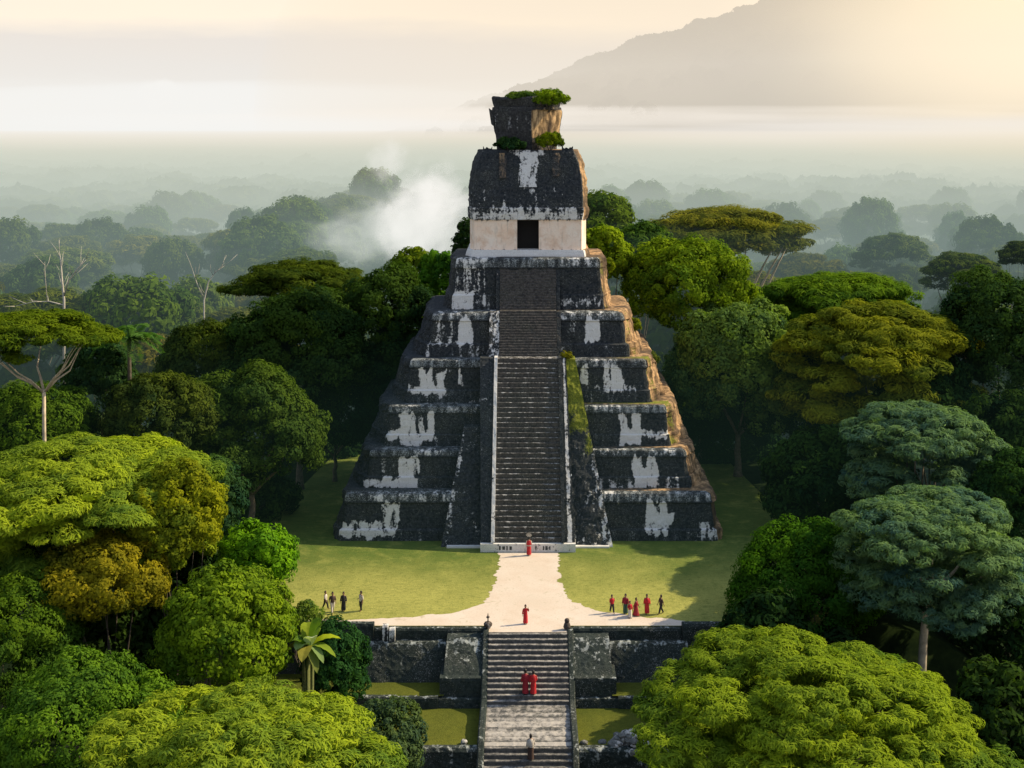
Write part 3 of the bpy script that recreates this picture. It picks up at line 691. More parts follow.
# ----------------------------------------------------------------- trees
def unit(n, rng):
    v = rng.normal(size=(n, 3)); return v/np.linalg.norm(v, axis=1, keepdims=True)
def crown_mesh(name, seed, rx, rz, style='round', leaf=.30, clump=.75, dens=1.0, mat=M_LEAF, trunk=None, nl=None):
    """leafy crown about the origin (centre of the crown); returns mesh and the lobe centres"""
    rng = np.random.default_rng(seed)
    lobes = []
    if style == 'round':
        n = nl or int(16 + rng.integers(0, 7)); rr = .40
        for i in range(n):
            a = i*2.39996 + rng.uniform(-.4, .4); t = (i + .5)/n; zc = 1 - 1.45*t
            rad = math.sqrt(max(0, 1 - zc*zc)); d = rng.uniform(.56, .72)
            r = rng.uniform(.30, .46)
            lobes.append((math.cos(a)*rad*d*rx, math.sin(a)*rad*d*rx, zc*d*rz, r*rx, r*rx, r*rz*rng.uniform(.8, 1.05)))
        lobes.append((0, 0, 0, .62*rx, .62*rx, .62*rz))
    elif style == 'umbrella':
        n = nl or int(22 + rng.integers(0, 8))
        for i in range(n):
            t = math.sqrt((i + .5)/n); a = i*2.39996 + rng.uniform(-.3, .3); d = t*.80
            zc = (1 - t**2.2)*.75 - .15 + rng.uniform(-.10, .10); r = rng.uniform(.22, .36)
            lobes.append((math.cos(a)*d*rx, math.sin(a)*d*rx, zc*rz, r*rx, r*rx, r*rng.uniform(.36, .52)*rz*1.0))
        for i in range(n//2):
            a = rng.uniform(0, 6.28); d = rng.uniform(.6, .85); r = rng.uniform(.14, .24)
            lobes.append((math.cos(a)*d*rx, math.sin(a)*d*rx, (rng.uniform(-.65, -.1))*rz, r*rx, r*rx, r*.5*rz))
    elif style == 'layer':      # wide billows in shelves
        n = nl or int(26 + rng.integers(0, 8))
        for i in range(n):
            t = math.sqrt((i + .5)/n); a = i*2.39996 + rng.uniform(-.3, .3); d = t*.82
            zc = math.sqrt(max(0, 1 - (d*1.05)**2))*.92 - .24 + rng.uniform(-.13, .13); r = rng.uniform(.2, .34)
            lobes.append((math.cos(a)*d*rx, math.sin(a)*d*rx, zc*rz, r*rx, r*rx, r*.55*rz))
        for i in range(n//2):
            a = rng.uniform(0, 6.28); d = rng.uniform(.6, .86); r = rng.uniform(.16, .26)
            lobes.append((math.cos(a)*d*rx, math.sin(a)*d*rx, (rng.uniform(-.7, .1))*rz, r*rx, r*rx, r*.55*rz))
        for i in range(16):
            a = i*.3927 + rng.uniform(-.2, .2); d = rng.uniform(.66, .8); r = rng.uniform(.2, .28)
            lobes.append((math.cos(a)*d*rx, math.sin(a)*d*rx, rng.uniform(-.75, -.25)*rz, r*rx, r*rx, r*.95*rz))
    L = np.array(lobes)
    flat = {'round': .85, 'umbrella': .42, 'layer': .5}[style]
    # leaf clumps over the lobes
    cc = []; cn = []; cl = []
    for i, (x, y, z, a, b, c) in enumerate(L):
        area = 4*math.pi*((a*b)**1.6/3 + 2*(a*c)**1.6/3)**(1/1.6)
        m = max(5, int(area/(clump*clump*1.15)))
        d = unit(m, rng); d = d[d[:, 2] > (-.55 if style == 'round' else -.35)]
        p = np.array([x, y, z]) + d*np.array([a, b, c])*rng.uniform(.80, 1.12, (len(d), 1))
        nr = d/np.array([a, b, c]); nr /= np.linalg.norm(nr, axis=1, keepdims=True)
        cc.append(p); cn.append(nr); cl.append(np.full(len(p), i))
    cc = np.concatenate(cc); cn = np.concatenate(cn); cl = np.concatenate(cl)
    keep = np.ones(len(cc), bool)
    for i, (x, y, z, a, b, c) in enumerate(L):
        q = (((cc - [x, y, z])/[a, b, c])**2).sum(1); keep &= ~((q < .62) & (cl != i))
    keep &= rng.random(len(cc)) > (.10 if style == 'round' else .16)
    cc, cn, cl = cc[keep], cn[keep], cl[keep]
    m = len(cc); per = max(12, int(3.1*clump*clump*4/(leaf*leaf*.55)*.55*dens))
    ctint = rng.uniform(-.22, .22, m) + rng.uniform(-.34, .30, len(L))[cl]
    cr = clump*rng.uniform(.65, 1.25, m)
    k = np.repeat(np.arange(m), per); N = len(k)
    d = unit(N, rng); d = d + cn[k]*.55; d /= np.linalg.norm(d, axis=1, keepdims=True)
    rad = cr[k]*(rng.uniform(.25, 1.0, N)**.45)*1.05
    P = cc[k] + d*rad[:, None]*np.array([1, 1, flat])
    nrm = d*np.array([1, 1, 1/flat])*.85 + unit(N, rng)*.55 + cn[k]*.45 + np.array([0, 0, 0 if style == 'round' else .45]); nrm /= np.linalg.norm(nrm, axis=1, keepdims=True)
    t1 = np.cross(nrm, unit(N, rng)); t1 /= np.linalg.norm(t1, axis=1, keepdims=True); t2 = np.cross(nrm, t1)
    s = leaf*rng.uniform(.6, 1.3, N)[:, None]
    fa, fb = (.62, .30) if style == 'round' else (.95, .20)
    V = np.stack([P - t1*s*fa, P - t2*s*fb + nrm*s*.06, P + t1*s*fa, P + t2*s*fb + nrm*s*.06], 1).reshape(-1, 3)
    tint = np.clip(.42 + ctint[k] + rng.uniform(-.14, .14, N) + .18*(rad/cr[k] - .7) + .16*P[:, 2]/rz, 0, 1)  # paler toward crown top and clump outside: shading baked into leaf colour
    Fi = np.arange(N*4).reshape(-1, 4)
    me = mesh_np(name, V, Fi, 4, mat)
    at = me.attributes.new('tint', 'FLOAT', 'FACE'); at.data.foreach_set('value', tint.astype(np.float32))
    return me, L
def trunk_mb(base, crown_c, L, r0, seed, limbs=7, wob=.5, split=.45):
    """tapered trunk with limbs reaching lobes; coordinates relative to the tree base"""
    rng = random.Random(seed); mb = MB(); c = Vector(crown_c); h = c.z
    top = Vector((c.x*.5, c.y*.5, max(.6, h*split)))
    n = 7; pts = []; rad = []
    for i in range(n+1):
        t = i/n; p = Vector((0, 0, 0)).lerp(top, t) + Vector((rng.uniform(-1, 1), rng.uniform(-1, 1), 0))*wob*.22*math.sin(t*3.14)
        pts.append(p); rad.append(r0*(1.35 - .35*min(1, t*6) if t < .17 else 1.0 - .35*t))
    mb.tube(pts, rad, 9)
    order = sorted(range(len(L)), key=lambda i: -(L[i][0]**2 + L[i][1]**2)); pick = order[:max(3, limbs)] if limbs < len(order) else order
    for i in pick:
        e = c + Vector(L[i][:3])*.92; mid = top.lerp(e, .5) + Vector((rng.uniform(-.5, .5), rng.uniform(-.5, .5), -.12*(e-top).length*rng.uniform(.2, 1)))
        q = [top - Vector((0, 0, .3)), top.lerp(mid, .5) + Vector((0, 0, .05)), mid, mid.lerp(e, .5) + Vector((0, 0, .15)), e]
        rr = r0*rng.uniform(.38, .52); mb.tube(q, [rr, rr*.85, rr*.66, rr*.42, rr*.15], 6)
    return mb
def tree(name, px, py0, py1, rpx, Y, style, col, label, cat='tree', seed=0, bark=M_BARK, r0=None, leaf=None, clump=None, base=None, group=None, dens=1.0, limbs=7, nl=None, basex=None, split=.45, crown_name='crown'):
    """px: crown centre column, py0/py1: crown top and bottom rows, rpx: half width; all turned into world metres at depth Y"""
    cx = X_at(px, Y); zt, zb = Z_at(py0, Y), Z_at(py1, Y); rx = rpx*Y/F; rz = (zt - zb)/2; cz = (zt + zb)/2
    bx_ = cx if basex is None else X_at(basex, Y)
    g = gz(bx_, Y) if base is None else base
    root = empty(name, (bx_, Y, g - .1), label, cat, group)
    leaf = leaf or max(.2, 3.2*Y/F); clump = clump or max(.45, min(.15*rx, 12*Y/F))
    me, L = crown_mesh(crown_name, seed, rx, max(rz, .2*rx), style, leaf, clump, dens, nl=nl)
    c = (cx - bx_, 0, cz - g + .1)
    o = link(crown_name, me, root, c); o.color = tuple(col) + (1,)
    mb = trunk_mb((0, 0, 0), c, L, r0 or max(.14, .055*rx), seed, limbs, split=split); mb.build('trunk', bark, root, True, local=False)
    return root
G_LIME = (.100, .160, .012); G_YEL = (.150, .140, .012); G_MID = (.050, .092, .012); G_DARK = (.026, .056, .014)
G_BRIGHT = (.075, .150, .012); G_BLUE = (.045, .092, .050); G_OLIVE = (.095, .092, .012); G_TEAL = (.032, .066, .026); G_DEEP = (.018, .040, .016)
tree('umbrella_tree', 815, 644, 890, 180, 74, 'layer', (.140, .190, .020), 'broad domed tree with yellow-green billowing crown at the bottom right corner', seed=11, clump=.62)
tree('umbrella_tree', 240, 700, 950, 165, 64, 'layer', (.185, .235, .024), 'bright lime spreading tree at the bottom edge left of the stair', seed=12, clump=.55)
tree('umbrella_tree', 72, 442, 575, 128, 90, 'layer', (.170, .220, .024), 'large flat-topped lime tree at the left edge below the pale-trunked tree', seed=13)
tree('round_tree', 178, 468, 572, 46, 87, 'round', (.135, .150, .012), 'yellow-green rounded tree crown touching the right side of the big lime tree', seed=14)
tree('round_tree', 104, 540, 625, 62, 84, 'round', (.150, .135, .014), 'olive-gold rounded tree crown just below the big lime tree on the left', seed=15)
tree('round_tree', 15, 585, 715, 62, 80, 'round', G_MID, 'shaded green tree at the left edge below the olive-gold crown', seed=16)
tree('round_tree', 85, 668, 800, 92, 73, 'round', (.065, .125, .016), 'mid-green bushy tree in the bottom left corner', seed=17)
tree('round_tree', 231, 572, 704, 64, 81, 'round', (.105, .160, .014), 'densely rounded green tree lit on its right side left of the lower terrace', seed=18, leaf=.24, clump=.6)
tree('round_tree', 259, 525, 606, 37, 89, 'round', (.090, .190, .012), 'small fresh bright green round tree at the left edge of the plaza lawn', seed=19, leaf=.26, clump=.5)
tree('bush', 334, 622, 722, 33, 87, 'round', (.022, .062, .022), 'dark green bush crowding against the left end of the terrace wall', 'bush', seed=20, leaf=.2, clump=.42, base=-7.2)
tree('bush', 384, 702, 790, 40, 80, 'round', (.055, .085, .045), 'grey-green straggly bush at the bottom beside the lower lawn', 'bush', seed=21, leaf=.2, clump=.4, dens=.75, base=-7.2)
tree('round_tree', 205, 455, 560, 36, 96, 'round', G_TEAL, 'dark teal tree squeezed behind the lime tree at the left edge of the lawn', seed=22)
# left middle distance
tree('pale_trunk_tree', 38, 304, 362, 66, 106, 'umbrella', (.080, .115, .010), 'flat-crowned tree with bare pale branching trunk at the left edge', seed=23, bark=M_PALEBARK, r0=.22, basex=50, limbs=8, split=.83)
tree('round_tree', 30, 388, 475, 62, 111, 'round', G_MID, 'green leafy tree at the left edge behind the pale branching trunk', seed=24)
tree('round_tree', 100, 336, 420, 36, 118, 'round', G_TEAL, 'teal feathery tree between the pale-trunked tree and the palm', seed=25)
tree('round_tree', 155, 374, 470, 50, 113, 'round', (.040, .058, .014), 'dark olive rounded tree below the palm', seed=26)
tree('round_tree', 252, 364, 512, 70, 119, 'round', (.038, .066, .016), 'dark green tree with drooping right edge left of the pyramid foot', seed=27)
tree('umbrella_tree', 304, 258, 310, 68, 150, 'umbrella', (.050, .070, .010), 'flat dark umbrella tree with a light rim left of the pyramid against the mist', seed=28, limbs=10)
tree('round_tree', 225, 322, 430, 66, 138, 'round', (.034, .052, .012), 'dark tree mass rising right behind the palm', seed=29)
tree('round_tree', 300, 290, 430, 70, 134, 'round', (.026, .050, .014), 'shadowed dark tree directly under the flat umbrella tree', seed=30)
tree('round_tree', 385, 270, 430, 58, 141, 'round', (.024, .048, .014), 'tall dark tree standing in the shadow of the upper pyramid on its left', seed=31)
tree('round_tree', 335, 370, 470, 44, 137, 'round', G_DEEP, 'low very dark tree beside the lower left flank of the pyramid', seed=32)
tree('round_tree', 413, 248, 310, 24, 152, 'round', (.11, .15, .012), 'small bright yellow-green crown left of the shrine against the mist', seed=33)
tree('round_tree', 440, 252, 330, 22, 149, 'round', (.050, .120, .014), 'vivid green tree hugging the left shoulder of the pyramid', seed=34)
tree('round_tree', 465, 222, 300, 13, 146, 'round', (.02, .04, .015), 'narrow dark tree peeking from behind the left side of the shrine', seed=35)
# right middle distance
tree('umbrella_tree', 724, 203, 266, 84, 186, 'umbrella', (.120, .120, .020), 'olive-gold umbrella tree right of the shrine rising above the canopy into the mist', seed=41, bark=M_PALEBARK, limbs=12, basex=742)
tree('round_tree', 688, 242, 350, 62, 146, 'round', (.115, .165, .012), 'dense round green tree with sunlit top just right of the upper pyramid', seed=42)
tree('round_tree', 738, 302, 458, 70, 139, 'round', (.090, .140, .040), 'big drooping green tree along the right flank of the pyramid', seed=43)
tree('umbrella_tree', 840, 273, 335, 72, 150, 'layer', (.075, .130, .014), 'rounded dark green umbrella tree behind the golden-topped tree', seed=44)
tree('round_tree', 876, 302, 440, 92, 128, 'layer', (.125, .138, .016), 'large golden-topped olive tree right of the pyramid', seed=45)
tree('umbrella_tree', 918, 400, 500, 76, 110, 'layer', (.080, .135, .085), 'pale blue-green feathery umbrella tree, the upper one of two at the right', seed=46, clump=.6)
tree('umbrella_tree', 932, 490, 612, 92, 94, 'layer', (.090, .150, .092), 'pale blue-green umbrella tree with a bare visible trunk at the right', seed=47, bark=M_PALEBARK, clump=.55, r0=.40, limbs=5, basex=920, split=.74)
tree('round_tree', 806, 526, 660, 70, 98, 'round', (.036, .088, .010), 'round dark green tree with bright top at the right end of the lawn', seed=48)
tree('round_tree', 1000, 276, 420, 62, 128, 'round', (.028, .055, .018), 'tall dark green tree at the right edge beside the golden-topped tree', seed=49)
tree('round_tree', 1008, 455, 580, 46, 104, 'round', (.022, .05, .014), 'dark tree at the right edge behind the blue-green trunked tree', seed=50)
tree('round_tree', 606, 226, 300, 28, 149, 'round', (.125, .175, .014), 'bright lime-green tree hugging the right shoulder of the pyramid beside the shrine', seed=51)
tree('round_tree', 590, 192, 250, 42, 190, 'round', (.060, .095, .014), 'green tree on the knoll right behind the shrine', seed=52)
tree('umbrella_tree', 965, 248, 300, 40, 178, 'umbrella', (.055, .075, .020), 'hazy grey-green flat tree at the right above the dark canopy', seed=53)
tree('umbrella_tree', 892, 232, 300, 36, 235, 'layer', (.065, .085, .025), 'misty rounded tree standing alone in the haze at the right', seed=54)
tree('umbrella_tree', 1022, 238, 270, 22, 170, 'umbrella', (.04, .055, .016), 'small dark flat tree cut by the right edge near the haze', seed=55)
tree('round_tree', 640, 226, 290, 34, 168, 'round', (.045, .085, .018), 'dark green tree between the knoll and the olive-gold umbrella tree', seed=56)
# shadowed understorey that closes the gaps between the big crowns
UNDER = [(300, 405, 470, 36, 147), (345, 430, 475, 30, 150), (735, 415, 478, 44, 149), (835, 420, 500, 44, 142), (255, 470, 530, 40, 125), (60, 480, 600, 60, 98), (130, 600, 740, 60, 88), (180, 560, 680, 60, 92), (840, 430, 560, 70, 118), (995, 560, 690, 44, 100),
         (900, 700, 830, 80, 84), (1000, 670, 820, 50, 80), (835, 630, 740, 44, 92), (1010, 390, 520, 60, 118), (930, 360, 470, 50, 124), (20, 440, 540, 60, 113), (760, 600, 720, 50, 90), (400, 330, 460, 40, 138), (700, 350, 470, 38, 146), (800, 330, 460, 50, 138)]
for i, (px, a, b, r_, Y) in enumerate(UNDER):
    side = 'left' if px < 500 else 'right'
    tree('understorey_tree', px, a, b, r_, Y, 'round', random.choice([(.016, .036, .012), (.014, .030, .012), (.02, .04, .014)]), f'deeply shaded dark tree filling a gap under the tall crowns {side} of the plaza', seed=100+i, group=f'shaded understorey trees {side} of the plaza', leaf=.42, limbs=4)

# plants growing on the temple
def shrub(px, py0, py1, rpx, Y, col, label, seed, leaf=.2, clump=.4, style='round'):
    cx = X_at(px, Y); zt, zb = Z_at(py0, Y), Z_at(py1, Y); rx = rpx*Y/F; rz = (zt-zb)/2
    root = empty('shrub', (cx, Y, zb), label, 'shrub')
    me, L = crown_mesh('foliage', seed, rx, rz, style, leaf, clump, 1.0, nl=9)
    o = link('foliage', me, root, (0, 0, rz)); o.color = tuple(col) + (1,)
    mb = MB()
    for i in range(5):
        a = i*1.25; mb.tube([(0, 0, -.3), (math.cos(a)*rx*.25, math.sin(a)*.2, rz*.6), (math.cos(a)*rx*.6, math.sin(a)*.4, rz*1.2)], [.06, .045, .015], 5)
    mb.build('stem', M_BARK, root, True, local=False); return root
shrub(549, 90, 109, 17, 131.6, (.10, .15, .012), 'green shrub sprouting from the top right of the roof comb', 61, .17, .28)
shrub(522, 92, 101, 15, 132.2, (.07, .11, .02), 'thin low shrub along the top centre of the roof comb', 62, .15, .22)
shrub(550, 132, 151, 14, 130.6, (.09, .12, .008), 'green bush with an orange tinge at the lower right of the roof comb', 63, .17, .28)
shrub(510, 138, 152, 14, 130.5, (.022, .05, .02), 'dark green shrub at the lower left of the roof comb', 64, .17, .28)

shrub(607, 258, 276, 7, 131.2, (.12, .15, .010), 'yellow-green plant on the right flank of the topmost tier', 65, .16, .25)
shrub(634, 318, 334, 7, 128.6, (.12, .14, .012), 'yellow-green plant on the right flank below the topmost tier', 66, .16, .25)
shrub(652, 352, 366, 6, 127.0, (.09, .11, .015), 'small plant on the right flank at the middle of the pyramid', 67, .16, .25)
shrub(567, 352, 360, 5, 122.6, (.14, .13, .012), 'tiny orange-green plant at the head of the mossy strip', 68, .14, .2)
# palm
def palm(px, py, Y, label, n=19, Lf=3.7, seed=3):
    rng = random.Random(seed); cx = X_at(px, Y); cz = Z_at(py, Y); g = gz(cx, Y)
    root = empty('palm_tree', (cx, Y, g - .1), label, 'palm'); h = cz - g + .1
    mb = MB(); mb.tube([(.5*math.sin(t*2), 0, h*t) for t in [i/8 for i in range(9)]], [.26 - .1*t for t in [i/8 for i in range(9)]], 9); mb.build('trunk', M_BARK, root, True, local=False)
    top = Vector((.5*math.sin(2), 0, h))
    for i in range(n):
        a = i*2.4 + rng.uniform(-.2, .2); el = rng.uniform(-.1, 1.15); V = []; Fc = []
        d = Vector((math.cos(a), math.sin(a), 0)); pts = []
        for k in range(13):
            t = k/12; r_ = Lf*t; pts.append(top + d*(r_*math.cos(el)*(1 - .12*t)) + Vector((0, 0, r_*math.sin(el) - 1.5*t*t*(1.2 + .4*rng.random()))))
        mbf = MB(); mbf.tube(pts, [.05 - .042*k/12 for k in range(13)], 4)
        side = d.cross(Vector((0, 0, 1)))
        for k in range(1, 12):
            for sub in (0, .5):
                p = pts[k].lerp(pts[k+1], sub); w = .85*math.sin(math.pi*min(.97, (k+sub)/12.3))**.6
                for sg in (-1, 1):
                    tip = p + side*sg*w + d*.35 + Vector((0, 0, -.30*w)); q = (p + tip)*.5 + Vector((0, 0, .05)); ww = d*.11
                    mbf.add([p, q + ww, tip, q - ww], [(0, 1, 2, 3)])
        o = mbf.build('frond', M_LEAF, root, local=False, fix=False); o.color = (.15, .23, .035, 1)
palm(124, 338, 115, 'coconut palm with arching fronds above the dark trees at the left')
# broad-leaved plant left of the terrace
def banana(px, py, Y):
    cx = X_at(px, Y); zb = gz(cx, Y); zt = Z_at(py, Y); root = empty('banana_plant', (cx, Y, zb), 'broad-leaved plant with big pale and yellow leaves between the round tree and terrace wall', 'plant')
    h = zt - zb; mb = MB()
    for i in range(4): mb.tube([(.15*math.cos(i*1.6), .15*math.sin(i*1.6), 0), (.3*math.cos(i*1.6), .3*math.sin(i*1.6), h*.80)], [.16, .09], 7)
    mb.build('stem', plain('green_stem', (.10, .12, .03)), root, True, local=False)
    spec = [(-1.9, 0.5, 1.75, .50, (.20, .27, .14)), (.35, .3, 2.3, .45, (.26, .30, .02)), (-.3, 1.15, 2.6, .55, (.10, .17, .03)), (-2.7, .15, 1.5, .4, (.18, .13, .05)), (1.2, .75, 1.8, .45, (.16, .22, .03)), (-1.2, .9, 2.1, .5, (.40, .44, .34)), (2.4, .2, 1.9, .45, (.09, .15, .03)), (-.7, -.25, 1.5, .35, (.16, .22, .10)), (0.9, 1.2, 2.4, .5, (.13, .20, .03)), (-2.2, .7, 2.2, .5, (.10, .16, .03)), (1.8, .9, 2.1, .5, (.20, .24, .03)), (3.0, .5, 2.0, .45, (.08, .14, .03)), (-1.6, .1, 2.0, .5, (.22, .20, .05)), (-.2, -.1, 1.9, .42, (.15, .20, .03)), (-1.0, -.6, 1.7, .4, (.14, .16, .05))]
    for (az, el, Lf, w, col) in spec:
        Lf *= .85; w *= .9
        d = Vector((math.cos(az), math.sin(az), 0)); sd = d.cross(Vector((0, 0, 1))); rows = []
        for k in range(13):
            t = k/12; p = Vector((d.x*.25, d.y*.25, h*.80)) + d*(Lf*t*math.cos(el)) + Vector((0, 0, Lf*t*math.sin(el) + .5*t - 1.0*t*t))
            ww = w*math.sin(math.pi*min(1, .06 + t*.94))**.55*(1 - .1*t)
            rows.append([p + sd*ww*u + Vector((0, 0, .22*abs(u)*ww + .02*math.sin(k*2.1 + u*3))) for u in (-1, -.6, -.2, 0, .2, .6, 1)])
        mb = MB(); mb.grid(rows); o = mb.build('leaf', M_LEAF, root, True, local=False, fix=False)
        at = o.data.attributes.new('tint', 'FLOAT', 'POINT'); at.data.foreach_set('value', [.45]*len(o.data.vertices)); o.color = tuple(col) + (1,)
banana(308, 598, 82)
tree('bush', 306, 603, 640, 16, 95, 'round', (.085, .13, .03), 'light green leafy sapling at the left corner of the plaza edge', 'bush', seed=71, leaf=.2, clump=.35, dens=.7)

# dead trees with bare white limbs
def dead_tree(px, pyb, Y, branches, label):
    bx_ = X_at(px, Y); zb = gz(bx_, Y); root = empty('dead_tree', (bx_, Y, zb), label, 'dead tree'); mb = MB()
    for pts in branches:
        q = [Vector((X_at(x, Y) - bx_, dy, Z_at(y, Y) - zb)) for x, y, dy, _ in pts]; mb.tube(q, [r_*.72 for *_, r_ in pts], 6)
        rt = random.Random(int(px) + len(pts))
        for a, b in zip(q[1:], q[2:]):
            for _ in range(3):
                p0 = a.lerp(b, rt.random()); d0 = (b-a).normalized() + Vector((rt.uniform(-1, 1), rt.uniform(-1, 1), rt.uniform(-.2, .8))); L0 = rt.uniform(.7, 1.8)
                mb.tube([p0, p0 + d0*L0*.5 + Vector((0, 0, .1)), p0 + d0*L0 + Vector((rt.uniform(-.3, .3), 0, .25))], [.05, .035, .012], 4)
    mb.build('trunk', M_DEADWOOD, root, True, local=False)
zz = Y = 172
dead_tree(63, 300, 165, [[(64, 420, 0, 0.275), (64, 300, 0, 0.231), (62, 280, 0, 0.187), (60, 262, .3, 0.110), (58, 250, .4, 0.028)], [(64, 296, 0, 0.176), (70, 280, -.5, 0.132), (80, 268, -1, 0.099), (90, 258, -1.2, 0.033)], [(63, 305, 0, 0.138), (48, 302, .5, 0.110), (30, 303, 1, 0.083), (10, 308, 1.5, 0.044)], [(46, 302, .4, 0.083), (44, 280, .5, 0.055), (43, 262, .6, 0.022)]], 'bare white dead tree with forked limbs standing in the misty forest at the left')
dead_tree(205, 320, 185, [[(204, 420, 0, 0.231), (204, 300, 0, 0.198), (208, 282, .2, 0.143), (215, 272, .3, 0.088), (224, 266, .5, 0.028)], [(204, 300, 0, 0.132), (197, 282, -.3, 0.099), (193, 268, -.5, 0.028)]], 'smaller bare white dead tree beside a sunlit crown in the misty forest')

# ----------------------------------------------------------------- misty forest behind
proto = []
specs = [('round', 1.0, .72, (.050, .080, .018)), ('layer', 1.0, .55, (.075, .085, .016)), ('umbrella', 1.0, .42, (.085, .085, .018)), ('round', 1.0, .85, (.038, .066, .018)), ('layer', 1.0, .5, (.060, .085, .020)), ('umbrella', 1.0, .36, (.060, .070, .018))]
for i, (sty, rx, rz, col) in enumerate(specs):
    me, L = crown_mesh('forest_tree', 300+i, 9.0, 9.0*rz, sty, .85, 1.5, .8)
    # trunk is appended to the same mesh
    c = Vector((0, 0, 15.5)); tb = trunk_mb((0, 0, 0), c, L, .5, i, 5)
    nvv = len(me.vertices); co = np.empty(nvv*3, np.float32); me.vertices.foreach_get('co', co); co = co.reshape(-1, 3) + np.array([0, 0, 15.5], np.float32)
    tint = np.empty(len(me.polygons), np.float32); me.attributes['tint'].data.foreach_get('value', tint)
    nq = len(me.polygons)
    tv = np.array([tuple(v) for v in tb.v], np.float32); tq = np.array([f for f in tb.f if len(f) == 4], np.int32) + nvv
    V = np.concatenate([co, tv]); Q = np.concatenate([np.arange(nvv).reshape(-1, 4), tq])
    m2 = mesh_np('forest_tree', V, Q, 4, M_LEAF); m2.materials.append(M_BARK)
    mi = np.zeros(len(Q), np.int32); mi[nq:] = 1; m2.polygons.foreach_set('material_index', mi)
    at = m2.attributes.new('tint', 'FLOAT', 'FACE'); at.data.foreach_set('value', np.concatenate([tint, np.zeros(len(tq), np.float32)]))
    proto.append((m2, col))
rng = random.Random(5); placed = []; tries = 0
keep_out = [(X_at(724, 186), 186, 15), (X_at(304, 150), 150, 12), (X_at(892, 235), 235, 12)]
for i in range(15):
    Y = 250 + 185*i/14 + rng.uniform(-4, 4); placed.append((-46 - (420 - Y)*.0625 + rng.uniform(-2.5, 2.5), Y, rng.uniform(.72, .92)))
while len(placed) < 296 and tries < 40000:
    tries += 1
    Y = 165 + 330*rng.random()**.9; hw = .46*Y + 14; x = rng.uniform(-hw, hw*.98)
    sc = rng.uniform(.5, .95)
    # open misty hollow left of the shrine
    px = CX + F*x/Y
    if 350 < px < 480 and Y < 300: continue
    if 470 < px < 590 and Y < 210: continue
    if 585 < px < 705 and Y < 235: continue
    if -75 < x < -25 and 270 < Y < 460: sc *= .85
    if any((x-q[0])**2 + (Y-q[1])**2 < (6.6*(sc+q[2]))**2 for q in placed): continue
    if any((x-a)**2 + (Y-b)**2 < c*c for a, b, c in keep_out): continue
    placed.append((x, Y, sc))
placed.sort(key=lambda q: q[1])
for i, (x, Y, sc) in enumerate(placed):
    m2, col = proto[rng.randrange(len(proto))]; o = link('forest_tree', m2, None, (x, Y, gz(x, Y) - .2))
    hs_ = rng.uniform(.78, 1.12); 
    if rng.random() < .05 and Y > 300: hs_ *= 1.2
    o.scale = (sc, sc, (.62 + .45*sc)*hs_); o.rotation_euler = (0, 0, rng.uniform(0, 6.28)); j = rng.uniform(.75, 1.3)
    warm = rng.uniform(.85, 1.25); o.color = (col[0]*j*warm, col[1]*j, col[2]*j, 1)
    side = 'left' if x < 0 else 'right'
    tag(o, f'hazy rainforest tree in the misty canopy behind, {side} of the temple', 'tree', f'misty forest trees behind the temple, {side} side')
# far canopy that reads as one mass
rs = np.random.default_rng(9)
def canopy(name, n, y0, y1, r0, r1, per, lift, ex=1.0, col=(.05, .07, .02), power=1.0):
    Y = y0 + (y1-y0)*rs.random(n)**power; x = (rs.random(n)*2-1)*(.46*Y + 40); r_ = (r0 + (r1-r0)*rs.random(n))*(1 + Y/2600.)
    z = ground(x, Y) + lift + rs.normal(0, 1.6, n)
    k = np.repeat(np.arange(n), per); N = len(k); d = unit(N, rs); d[:, 2] = np.abs(d[:, 2])*1.0 - .12
    bump = 1 + .16*np.sin(d[:, 0]*7 + k)*np.sin(d[:, 1]*7 + k*1.7)
    P = np.stack([x[k], Y[k], z[k]], 1) + d*(r_[k]*bump)[:, None]*np.array([1, 1, .62])
    nrm = d + unit(N, rs)*.55; nrm /= np.linalg.norm(nrm, axis=1, keepdims=True)
    t1 = np.cross(nrm, unit(N, rs)); t1 /= np.linalg.norm(t1, axis=1, keepdims=True); t2 = np.cross(nrm, t1); s = (r_[k]*2.6/math.sqrt(per))[:, None]*rs.uniform(.7, 1.2, (N, 1))
    V = np.stack([P - t1*s, P - t2*s*.7, P + t1*s, P + t2*s*.7], 1).reshape(-1, 3)
    me = mesh_np(name, V, np.arange(N*4).reshape(-1, 4), 4, M_LEAF)
    at = me.attributes.new('tint', 'FLOAT', 'FACE'); at.data.foreach_set('value', np.clip(.4 + rs.uniform(-.35, .35, n)[k] + rs.uniform(-.15, .15, N), 0, 1).astype(np.float32))
    o = link(name, me); o.color = col + (1,); return tag(o, kind='stuff')
o = canopy('distant_forest', 8500, 500, 3400, 4.0, 8.5, 80, 10.0, power=1.5, col=(.06, .07, .025))
tag(o, 'endless rainforest canopy fading into pale morning haze', 'forest')
o = canopy('forest_undergrowth', 5200, 160, 640, 2.2, 4.6, 110, 7.0, col=(.055, .075, .022)); tag(o, 'low tangled forest growth between the misty trees', 'undergrowth')

